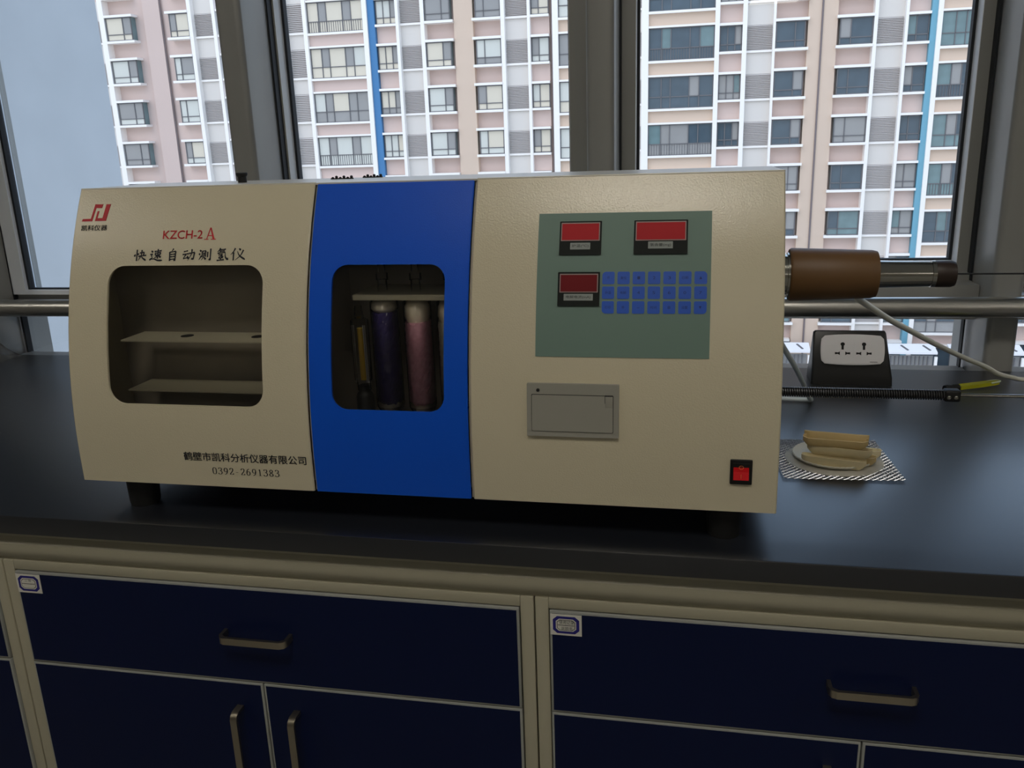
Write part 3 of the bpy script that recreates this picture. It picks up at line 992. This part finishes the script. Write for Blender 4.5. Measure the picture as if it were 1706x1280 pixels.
for r in range(3):
    for c in range(7):
        x = -.0810 + c * (.0899 / 6)
        z = 1.1244 - r * .01400
        R_ = [.0014] * 4
        if (r, c) == (0, 0): R_[1] = .0036
        if (r, c) == (2, 0): R_[2] = .0036
        if (r, c) == (0, 6): R_[0] = .0036
        if (r, c) == (2, 6): R_[3] = .0036
        mb = MB()
        curved_sheet(rrect(x, x + .0121, z - .0118, z, R_, 4), -.0006, .0004, 0, mb)
        t = KEYS[r][c]
        tw = .0058 if len(t) > 1 else .0026
        put_text(mb, t, x + .006 - tw / 2, x + .006 + tw / 2, z - (.0072 if t != '—' else .0064), z - (.0044 if t != '—' else .0060), lambda a, b: (a, Yf(b) - .00115, b), 1)
        mb.build('button', ['button_blue', 'ink_blue'], kp, smooth=0)
# displays
for (x0, x1, z0, z1, sx0, sx1, sz0, sz1, c0, c1, cz0, cz1, txt, sm) in (
        (-.1254, -.0831, 1.1408, 1.1728, -.1239, -.0847, 1.1541, 1.1716, -.1143, -.0941, 1.1460, 1.1523, '炉温(℃)', 'screen_red'),
        (-.0509, .0017, 1.1409, 1.1728, -.0492, .0001, 1.1537, 1.1717, -.0367, -.0126, 1.1462, 1.1527, '氢含量(mg)', 'screen_red'),
        (-.1256, -.0834, 1.0918, 1.1243, -.1237, -.0851, 1.1049, 1.1228, -.1193, -.0900, 1.0972, 1.1035, '电解电流(mA)', 'screen_red_dim')):
    mb = MB()
    curved_sheet(rrect(x0, x1, z0, z1, .0006, 2), -.0005, .0016, 0, mb)
    curved_sheet(rrect(sx0, sx1, sz0, sz1, .0003, 2), -.002, .0005, 1, mb)
    dp = mb.build('display', ['display_black', 'display_rim'], HA, smooth=0)
    mb = MB()
    curved_sheet(rrect(sx0 + .0010, sx1 - .0010, sz0 + .0010, sz1 - .0010, .0003, 2), -.0024, .0004, 0, mb)
    mb.build('screen', sm, dp, smooth=0)
    mb = MB()
    curved_sheet(rrect(c0, c1, cz0, cz1, .0003, 2), -.002, .0003, 0, mb)
    put_text(mb, txt, c0 + (c1 - c0) * .08, c1 - (c1 - c0) * .08, cz0 + .0017, cz1 - .0014, lambda a, b: (a, Yf(b) - .0025, b), 1)
    mb.build('caption', ['caption_paper', 'ink_grey'], dp, smooth=0)
# printer
mb = MB()
curved_sheet(rrect(-.1556, -.0622, .9616, 1.0158, .001, 3), -.0002, .0032, 0, mb)
pr = mb.build('printer', 'printer_plastic', HA, smooth=30)
mb = MB()
curved_sheet(rrect(-.1508, -.0676, .9669, 1.0050, .001, 3), -.0034, .0002, 1, mb)
curved_sheet(rrect(-.1503, -.0681, .9674, 1.0044, .001, 3), -.0034, .0008, 0, mb)
pd = mb.build('printer_door', ['printer_plastic', 'dark_gap'], pr, smooth=30)
mb = MB()
mb.box(-.0762, -.0682, Yf(1.0) - .0046, Yf(1.0) - .003, .9915, .9920, 1)
mb.box(-.0762, -.0682, Yf(1.0) - .0046, Yf(1.0) - .003, 1.0046, 1.0053, 1)
mb.box(-.0762, -.0758, Yf(1.0) - .0044, Yf(1.0) - .003, .9920, 1.0046, 1)
mb.box(-.0757, -.0682, Yf(1.0) - .0049, Yf(1.0) - .003, .9922, 1.0044, 0, b=.0004)
mb.build('latch', ['printer_plastic', 'dark_gap'], pr, smooth=30)
mb = MB()
mb.lathe((-.1441, Yf(1.009) - .0030, 1.0092), (0, -1, 0), [(0, .0017), (.0012, .0017)], 14)
mb.build('indicator', 'slot_black', pr)
# mains switch
mb = MB()
mb.box(.0475, .0689, YF0 - .0025, YF0 + .001, .9177, .9437, b=.001)
mb.box(.0500, .0662, YF0 - .0032, YF0, .9215, .9405, b=.0005)
sw = mb.build('power_switch', 'switch_black', HA)
mb = MB()
mb.prism([(YF0 - .0055, .9236), (YF0 - .0035, .9315), (YF0 - .0030, .9394), (YF0, .9394), (YF0, .9232)], lambda y, z: (.0507, y, z), lambda y, z: (.0655, y, z), 0)
ring = [(.0581 + .0021 * math.cos(t * math.pi / 8), .9364 + .0018 * math.sin(t * math.pi / 8)) for t in range(17)]
stroke(mb, ring, lambda t, a, b: .00028, lambda x, z: (x, YF0 - .0038, z), 1)
mb.box(.0579, .0583, YF0 - .0054, YF0 - .004, .9252, .9292, 1)
mb.build('rocker', ['rocker_red', 'switch_mark'], sw, smooth=0)
# feet
for x, y in ((-.632, .845), (.045, .845), (-.632, 1.04), (.045, 1.04)):
    mb = MB(); mb.lathe((x, y, .85), (0, 0, 1), [(0, .0165), (.004, .0175), (.034, .0185), (.038, .0185)], 20)
    mb.build('foot', 'rubber_black', HA)
# knob and terminals on top
mb = MB(); mb.lathe((-.5225, .9658, ZTP), (0, 0, 1), [(0, .0052), (.0065, .0050), (.0085, .0066), (.0105, .0070), (.0115, .0062)], 18)
mb.build('top_knob', 'rubber_black', HA)
for x0, x1, y in ((-.4205, -.3920, .992), (-.3890, -.3640, 1.016)):
    mb = MB()
    m_ = 6
    for i in range(m_):
        x = x0 + (x1 - x0) * (i + .5) / m_
        mb.lathe((x, y, ZTP), (0, 0, 1), [(0, .0016), (.0016 + .0014 * (i % 2), .0019), (.0026 + .0014 * (i % 2), .0008)], 8)
    mb.box(x0, x1, y - .0012, y + .0012, ZTP, ZTP + .0012)
    mb.build('terminal_strip', 'rubber_black', HA)
# furnace tube leaving the right side
ZA, YA = 1.1058, .95
mb = MB(); mb.lathe((X1 - .002, YA, ZA), (1, 0, 0), [(0, .0215), (.014, .0215), (.0142, .0235), (.0175, .0235), (.0177, .020), (.0195, .020)], 32)
mb.build('tube_collar', 'polished_steel', HA)
mb = MB(); mb.lathe((.108, YA, ZA), (1, 0, 0), [(0, .020), (.0003, .0268), (.0025, .0282), (.0835, .0252), (.088, .0240), (.0888, .021)], 40)
mb.build('furnace_sleeve', 'sleeve_brown', HA)['label'] = 'brown insulating sleeve'
mb = MB(); mb.lathe((.195, YA, ZA), (1, 0, 0), [(0, .0145), (.054, .0130), (.0542, .0138), (.058, .0138), (.0582, .012)], 32)
mb.build('furnace_tube', 'polished_steel', HA)
mb = MB(); mb.lathe((.2528, YA, ZA), (1, 0, 0), [(0, .0120), (.0003, .0133), (.0015, .0137), (.016, .0137), (.0195, .0125), (.0205, .009), (.0206, .002)], 32)
mb.build('tube_cap', 'cap_brown', HA)
mb = MB(); mb.cyl((.272, YA, ZA), (.95, YA, ZA + .0005), .0009, 8)
mb.build('push_rod', 'rubber_black', HA)
# spring loaded carriage rod under it
ZS = .9752
mb = MB()
turns, L0, L1 = 78, X1 - .001, .288
P = []
for i in range(turns * 10 + 1):
    t = 2 * math.pi * i / 10
    x = L0 + (L1 - L0) * i / (turns * 10)
    P.append((x, YA + .0048 * math.cos(t), ZS + .0048 * math.sin(t)))
mb.tube(P, .00105, 5)
tag(mb.build('pusher_spring', 'spring_black', HA, smooth=60), 'tight black coil spring')
mb = MB(); mb.cyl((X1 - .002, YA, ZS), (.288, YA, ZS), .0038, 14)
mb.build('spring_core', 'rubber_black', HA)
mb = MB(); mb.box(.2745, .2905, YA - .0062, YA + .0062, ZS - .0062, ZS + .0066, b=.0022, seg=3)
cl = mb.build('spring_clamp', 'rubber_black', HA)
for x in (.2785, .2855):
    mb = MB(); mb.lathe((x, YA - .0062, ZS - .0008), (0, -1, 0), [(0, .0021), (.0009, .0021), (.0014, .0012)], 12)
    mb.build('screw', 'polished_steel', cl)
mb = MB(); mb.cyl((.290, YA, ZS + .0004), (.95, YA, ZS + .0008), .0019, 12)
mb.build('guide_rod', 'polished_steel', HA)

# rack that holds the drying tubes
mb = MB(); mb.box(-.362, -.2195, .884, .957, 1.0885, 1.0950, b=.001)
mb.build('tube_rack', 'shelf_grey', HA)
def drying_tube(x, fill, ftop, plug0, label, fbot=.9655, y=.905):
    T = thing('drying_tube', (x, y, .894), label, 'glass tube')
    g = MB()
    g.lathe((x, y, .894), (0, 0, 1), [(0, .004), (.0005, .010), (.030, .0105), (.060, .0115), (.0645, .0145), (.068, .0162), (.190, .0162), (.1935, .0135), (.1945, .006), (.214, .0055), (.2145, .007), (.222, .007), (.2225, .0045), (.236, .004)], 28)
    g.build('glass_body', 'clear_glass', T, smooth=50)
    f = MB()
    rr = random.Random(int(abs(x) * 1000))
    n, m_ = 40, 36
    vs, fs = [], []
    for i in range(m_ + 1):
        z = fbot + (ftop - fbot) * i / m_
        for kk in range(n):
            t = 2 * math.pi * kk / n
            r_ = .0153 - rr.random() * .0009 - (.003 if i == 0 else 0)
            zz = z + (rr.uniform(-.0016, .0016) if i in (0, m_) else 0)
            vs.append((x + r_ * math.cos(t), y + r_ * math.sin(t), zz))
    for i in range(m_):
        for kk in range(n):
            k2 = (kk + 1) % n
            fs.append([i * n + kk, i * n + k2, (i + 1) * n + k2, (i + 1) * n + kk])
    fs.append(list(range(n))); fs.append([m_ * n + kk for kk in range(n)])
    f.add(vs, fs)
    tag(f.build('filling', fill, T, smooth=0), kind='stuff')
    for za, zb in ((ftop + .0005, plug0), (.9610, fbot - .0005)):
        c = MB()
        c.lathe((x, y, za), (0, 0, 1), [(0, .012), ((zb - za) * .25, .0148), ((zb - za) * .7, .0140), (zb - za, .009)], 20)
        c.build('cotton_plug', 'cotton', T, smooth=60)
drying_tube(-.3335, 'purple_granules', 1.0725, 1.0870, 'glass drying tube of dark purple granules behind the blue door window')
drying_tube(-.2945, 'pink_granules', 1.0610, 1.0870, 'glass drying tube of pink granules behind the blue door window')
drying_tube(-.2555, 'white_granules', 1.0610, 1.0870, 'glass drying tube of white granules at the right edge of the blue door window')
T = thing('flow_tube', (-.3668, .91, .894), 'slim glass flow tube with amber core beside the purple drying tube', 'glass tube')
mb = MB(); mb.lathe((-.3668, .91, .894), (0, 0, 1), [(0, .0105), (.076, .0105), (.080, .009), (.084, .006), (.090, .0055)], 20)
mb.build('base', 'rubber_black', T)
mb = MB(); mb.lathe((-.3668, .91, .978), (0, 0, 1), [(0, .0080), (.010, .0085), (.013, .0105), (.083, .0105), (.086, .006), (.1, .004)], 24)
mb.build('glass_body', 'clear_glass', T)
mb = MB(); mb.lathe((-.3668, .91, .990), (0, 0, 1), [(0, .0035), (.062, .0035)], 14)
mb.build('amber_core', 'flow_yellow', T)
mb = MB()
for dx in (-.0075, -.0055, .0058, .0078):
    mb.cyl((-.3668 + dx, .905, .988), (-.3668 + dx, .905, 1.056), .0007, 8)
mb.build('inner_rods', 'socket_white', T)

# ------------------------------------------------------------------ hoses
def spline(P, k=8):
    P = [Vector(p) for p in P]
    Q = []
    for i in range(len(P) - 1):
        a, b, c, d = P[max(i - 1, 0)], P[i], P[i + 1], P[min(i + 2, len(P) - 1)]
        for j in range(k):
            t = j / k
            Q.append(.5 * (2 * b + (c - a) * t + (2 * a - 5 * b + 4 * c - d) * t * t + (3 * b - a - 3 * c + d) * t ** 3))
    Q.append(P[-1])
    return Q
mb = MB()
mb.tube(spline([(.180, .965, 1.081), (.1897, .99, 1.0717), (.2191, 1.05, 1.0483), (.2519, 1.11, 1.0235), (.2972, 1.18, .9932), (.346, 1.25, .961), (.405, 1.33, .9245), (.4603, 1.40, .8925), (.4901, 1.43, .8735), (.5222, 1.455, .8605), (.5429, 1.466, .8552), (.62, 1.47, .8538), (.80, 1.44, .8538), (1.1, 1.42, .8538)]), .0037, 12)
tag(mb.build('silicone_hose', 'hose_silicone', smooth=60), 'cream white silicone hose sloping from the brown sleeve down to the worktop at right', 'hose')
mb = MB()
mb.tube(spline([(.02, 1.09, 1.03), (.08, 1.10, 1.025), (.113, 1.13, 1.008), (.1254, 1.15, .9856), (.139, 1.18, .962), (.1552, 1.22, .9332), (.1697, 1.26, .9048), (.1806, 1.29, .8818), (.1900, 1.312, .862), (.1945, 1.324, .8545), (.189, 1.326, .8540), (.170, 1.328, .8540), (.120, 1.335, .8540), (.02, 1.36, .8540), (-.2, 1.40, .8540)]), .0037, 12)
tag(mb.build('silicone_hose', 'hose_silicone_cold', smooth=60), 'translucent white hose looping down behind the instrument, left of the socket', 'hose')

# ------------------------------------------------------------------ bench socket
T = thing('desk_socket', (.2715, 1.47, .85), 'black wedge shaped desk socket with white double outlet plate by the window', 'socket')
mb = MB()
def hull(levels):
    vs = []; fs = []
    n = None
    for P in levels:
        n = len(P); vs += P
    for i in range(len(levels) - 1):
        for kk in range(n):
            k2 = (kk + 1) % n
            fs.append([i * n + kk, i * n + k2, (i + 1) * n + k2, (i + 1) * n + kk])
    fs.append(list(range(n))[::-1]); fs.append([(len(levels) - 1) * n + kk for kk in range(n)])
    return vs, fs
def lv(x0, x1, y0, y1, z, r):
    return [(a, b, z) for a, b in rrect(x0, x1, y0, y1, r, 4)]
mb.add(*hull([lv(.2080, .3350, 1.430, 1.486, .850, .004), lv(.2082, .3346, 1.4315, 1.485, .862, .004), lv(.2092, .3315, 1.436, 1.481, .880, .004), lv(.2112, .3240, 1.4525, 1.4655, .9320, .003), lv(.2135, .3222, 1.4545, 1.4610, .9352, .0025)]))
mb.build('housing', 'socket_black', T)
O = Vector((.2712, 1.4437, .9062))
ev = Vector((0, .0165, .0525)).normalized()
ex = Vector((1, 0, 0))
en = ex.cross(ev)            # towards the room
if en.y > 0: en = -en
def bulged(w_, h_, bu, bv, n=8):
    P = []
    r = .005
    pts = []
    for i in range(n + 1):
        t = i / n * 2 - 1
        pts.append((t * (w_ - r), h_ + bu * (1 - t * t)))
    for i in range(n + 1):
        t = 1 - i / n * 2
        pts.append((w_ + bv * (1 - t * t), t * (h_ - r)))
    for i in range(n + 1):
        t = 1 - i / n * 2
        pts.append((t * (w_ - r), -h_ - bu * (1 - t * t)))
    for i in range(n + 1):
        t = i / n * 2 - 1
        pts.append((-w_ - bv * (1 - t * t), t * (h_ - r)))
    return pts
def inplane(mb, poly, a, b, m=0):
    mb.prism(poly, lambda u, v: O + ex * u + ev * v + en * a, lambda u, v: O + ex * u + ev * v + en * b, m)
mb = MB()
inplane(mb, bulged(.0480, .0230, .0022, .0016), 0, .0040)
inplane(mb, bulged(.0465, .0215, .0022, .0016), .004, .0052)
for i, u in enumerate((.0268, .0285, .0300, .0318, .0335, .0352, .0370)):
    inplane(mb, [(u, -.0205), (u + .0011, -.0205), (u + .0011, -.0194 + .0003 * (i % 2)), (u, -.0194)], .0052, .0054, 1)
fp = mb.build('face_plate', ['socket_white', 'ink_grey'], T, smooth=40)
for u0 in (-.0158, .0172):
    mb = MB()
    inplane(mb, rrect(u0 - .0145, u0 + .0145, -.0125, .0150, .001, 3), .0052, .0060, 0)
    def hole(poly): inplane(mb, [(u0 + a, b) for a, b in poly], .0060, .0063, 1)
    hole([(.0034 * math.cos(t * math.pi / 6), .0088 + .0030 * math.sin(t * math.pi / 6)) for t in range(12)])
    hole([(-.0018, -.0002), (.0018, -.0002), (.0018, .0085), (-.0018, .0085)])
    hole([(-.0118, -.0080), (-.0072, -.0074), (-.0042, -.0092), (-.0042, -.0034), (-.0072, -.0050), (-.0118, -.0044)])
    hole([(.0118, -.0080), (.0118, -.0044), (.0072, -.0050), (.0042, -.0034), (.0042, -.0092), (.0072, -.0074)])
    mb.build('outlet', ['socket_white', 'slot_black'], fp, smooth=30)

# ------------------------------------------------------------------ small brush by the rail
T = thing('brush', (.46, 1.43, .85), 'translucent yellow green handled brush with black head lying beyond the spring rod', 'brush')
a, b = Vector((.4300, 1.4168, .8535)), Vector((.4985, 1.4440, .8560))
d = (b - a).normalized(); s_ = d.cross(Vector((0, 0, 1))).normalized(); u_ = s_.cross(d)
L = (b - a).length
mb = MB()
outline = [(0, .0072), (L * .55, .0068), (L * .85, .0056), (L * .97, .0032), (L, 0), (L * .97, -.0032), (L * .85, -.0056), (L * .55, -.0068), (0, -.0072)]
mb.prism(outline, lambda x, y: a + d * x + s_ * y - u_ * .0026, lambda x, y: a + d * x + s_ * y + u_ * .0030, 0)
o = mb.build('handle', 'brush_yellow', T)
mb = MB()
rim = [(L * .74, .0060), (L * .9, .0048), (L * .975, .0030), (L * 1.005, 0), (L * .975, -.0030), (L * .9, -.0048), (L * .74, -.0060)]
mb.tube([a + d * x + s_ * y + u_ * .0022 for x, y in smooth_line(rim, 3)], .0015, 8)
mb.tube([a + d * x + s_ * .0048 + u_ * .002 for x in (0, L * .4, L * .78)], .0007, 6)
mb.build('hanging_loop', 'brush_pale', T)
mb = MB()
mb.lathe(a - d * .012, d, [(0, .0045), (.003, .0056), (.012, .0056), (.0135, .0045)], 16)
mb.lathe(a - d * .024, d, [(0, .0058), (.004, .0064), (.012, .0050)], 16)
mb.build('bristle_head', 'rubber_black', T)

# ------------------------------------------------------------------ wire gauze, dish and combustion boats
GC, GA, GS = Vector((.1868, 1.0728, .85)), math.radians(3.2), .0692
T = thing('wire_gauze', GC, 'square steel wire gauze mat with grey coated centre beside the instrument', 'wire mat')
ca, sa = math.cos(GA), math.sin(GA)
gp = lambda u, v, z: (GC.x + u * ca - v * sa, GC.y + u * sa + v * ca, z)
mb = MB()
NW = 34
step = 2 * GS / NW
for i in range(NW + 1):
    for ax in (0, 1):
        P = []
        for j in range(NW + 1):
            zz = .8524 + (.0006 if (i + j + ax) % 2 else -.0006)
            e = -GS + step * i
            q = -GS + step * j
            curl = .0015 * (abs(q) / GS) ** 6 * (1 if i % 7 else 1.6)
            P.append(gp(e, q, zz + curl * .4) if ax == 0 else gp(q, e, zz + curl * .4))
        o_ = len(mb.v)
        for p in P:
            if ax == 0: mb.v += [(p[0] - .00042, p[1], p[2]), (p[0], p[1], p[2] + .0005), (p[0] + .00042, p[1], p[2]), (p[0], p[1], p[2] - .0005)]
            else: mb.v += [(p[0], p[1] - .00042, p[2]), (p[0], p[1], p[2] + .0005), (p[0], p[1] + .00042, p[2]), (p[0], p[1], p[2] - .0005)]
        for j in range(NW):
            for kk in range(4):
                k2 = (kk + 1) % 4
                mb.f.append([o_ + 4 * j + kk, o_ + 4 * j + k2, o_ + 4 * j + 4 + k2, o_ + 4 * j + 4 + kk]); mb.m.append(0)
tag(mb.build('wire_mesh', 'wire_steel', T, smooth=0), kind='stuff')
mb = MB()
DC = Vector((.1890, 1.0730, 0))
mb.lathe((DC.x, DC.y - .003, .8519), (0, 0, 1), [(0, .0585), (.0012, .0590), (.0017, .056)], 48)
tag(mb.build('coating', 'coating_grey', T), 'grey ceramic coated centre')
# fluted dish
mb = MB()
n = 144
rings = [(.0, .8550, 0), (.036, .8550, 0), (.042, .8562, .3), (.0470, .8590, 1), (.0492, .8600, 1.3), (.0500, .8592, 1.3), (.0490, .8572, 1), (.044, .8550, .3), (.040, .8538, 0), (.0, .8538, 0)]
vs, fs = [], []
for r_, z, sc in rings:
    for kk in range(n):
        t = 2 * math.pi * kk / n
        rr = max(r_ + sc * .0006 * math.cos(48 * t), 1e-5)
        vs.append((DC.x + rr * math.cos(t), DC.y + rr * math.sin(t), z))
for i in range(len(rings) - 1):
    for kk in range(n):
        k2 = (kk + 1) % n
        fs.append([i * n + kk, i * n + k2, (i + 1) * n + k2, (i + 1) * n + kk])
mb.add(vs, fs)
tag(mb.build('fluted_dish', 'ceramic_white', smooth=60), 'round white dish with fluted rim on the wire gauze', 'dish')

def boat_mesh(Lh, Wh, H, m):
    mb = MB()
    N = 22
    rings = []
    for i in range(N + 1):
        s = -1 + 2 * i / N
        e = max(0, (abs(s) - .80) / .20)
        wd = Wh * (1 - .55 * e ** 2)
        zb = H * .55 * e ** 1.3
        zt = H * (1 + .05 * e)
        tk = .0013
        ip = max(zb + tk, tk)
        ring = [(-wd, zt), (-wd * .93, zb + (zt - zb) * .35), (-wd * .60, zb), (wd * .60, zb), (wd * .93, zb + (zt - zb) * .35), (wd, zt),
                (wd - tk, zt), (wd * .93 - tk, ip + (zt - ip) * .35), (wd * .52, ip), (-wd * .52, ip), (-wd * .93 + tk, ip + (zt - ip) * .35), (-wd + tk, zt)]
        if i in (0, N):
            ring = [(a, min(b, zt - .002) if False else b) for a, b in ring]
        rings.append([(s * Lh, a, b) for a, b in ring])
    vs = [p for r in rings for p in r]
    fs = []
    for i in range(N):
        for kk in range(12):
            k2 = (kk + 1) % 12
            fs.append([i * 12 + kk, i * 12 + k2, (i + 1) * 12 + k2, (i + 1) * 12 + kk])
    for b_ in (0, N * 12):
        f = [[0, 1, 10, 11], [1, 2, 9, 10], [2, 3, 8, 9], [3, 4, 7, 8], [4, 5, 6, 7], [10, 9, 8, 7]]
        for q in f: fs.append([b_ + x for x in q])
    mb.add(vs, fs)
    return mb.mesh('combustion_boat', [m], 40)
BM = boat_mesh(.0375, .0072, .0115, 'boat_cream')
BM2 = boat_mesh(.0375, .0072, .0115, 'boat_tan')
BOATS = [  # x, y, z, yaw, tilt about own axis, mesh, label
    (.1835, 1.0395, .8552, -15, 0, BM, 'pale porcelain combustion boat at the front bottom of the small stack'),
    (.1975, 1.0540, .8552, -14, 0, BM2, 'tan combustion boat lying behind the front one, its end showing at right'),
    (.1905, 1.0462, .8670, -15, 0, BM, 'broad pale combustion boat in the middle of the small stack'),
    (.1850, 1.0455, .8786, -9, 6, BM2, 'tan stained combustion boat topmost at the front of the stack'),
    (.1870, 1.0520, .8817, -10, -14, BM2, 'brown rimmed combustion boat nested behind the topmost one'),
    (.2080, 1.0780, .8552, -14, 0, BM, 'pale combustion boat on the far side of the dish, half hidden')]
for x, y, z, ya, ti, me, lab in BOATS:
    o = bpy.data.objects.new('combustion_boat', me)
    o.location = (x, y, z)
    o.rotation_euler = (math.radians(ti), 0, math.radians(ya))
    COL.objects.link(o)
    tag(o, lab, 'boat', 'porcelain combustion boats on the dish')

# ------------------------------------------------------------------ crumpled clear bag at the far left of the bench
mb = MB()
n = 14
vs, fs = [], []
for i in range(n + 1):
    for j in range(n + 1):
        u, v = i / n, j / n
        x = -1.62 + .236 * u
        y = 1.445 + .082 * v
        h = .060 * (1 - (2 * v - 1) ** 2) ** .6 * min(1, (1 - u) * 4) ** .7
        q = noise.noise((u * 7, v * 5, 3.1))
        vs.append((x + .006 * q, y + .006 * noise.noise((u * 6, v * 6, 9)), max(.8505, .8508 + h * (1 + .35 * q))))
for i in range(n):
    for j in range(n):
        a = i * (n + 1) + j
        fs.append([a, a + 1, a + n + 2, a + n + 1])
mb.add(vs, fs)
T = thing('plastic_bag', (-1.55, 1.48, .85), 'crumpled clear plastic bag at the left end of the worktop by the window', 'bag')
mb.build('film', 'bag_plastic', T, smooth=0)
mb = MB(); mb.box(-1.62, -1.398, 1.452, 1.470, .875, .882, b=.002)
mb.build('dark_strip', 'bag_black', T)
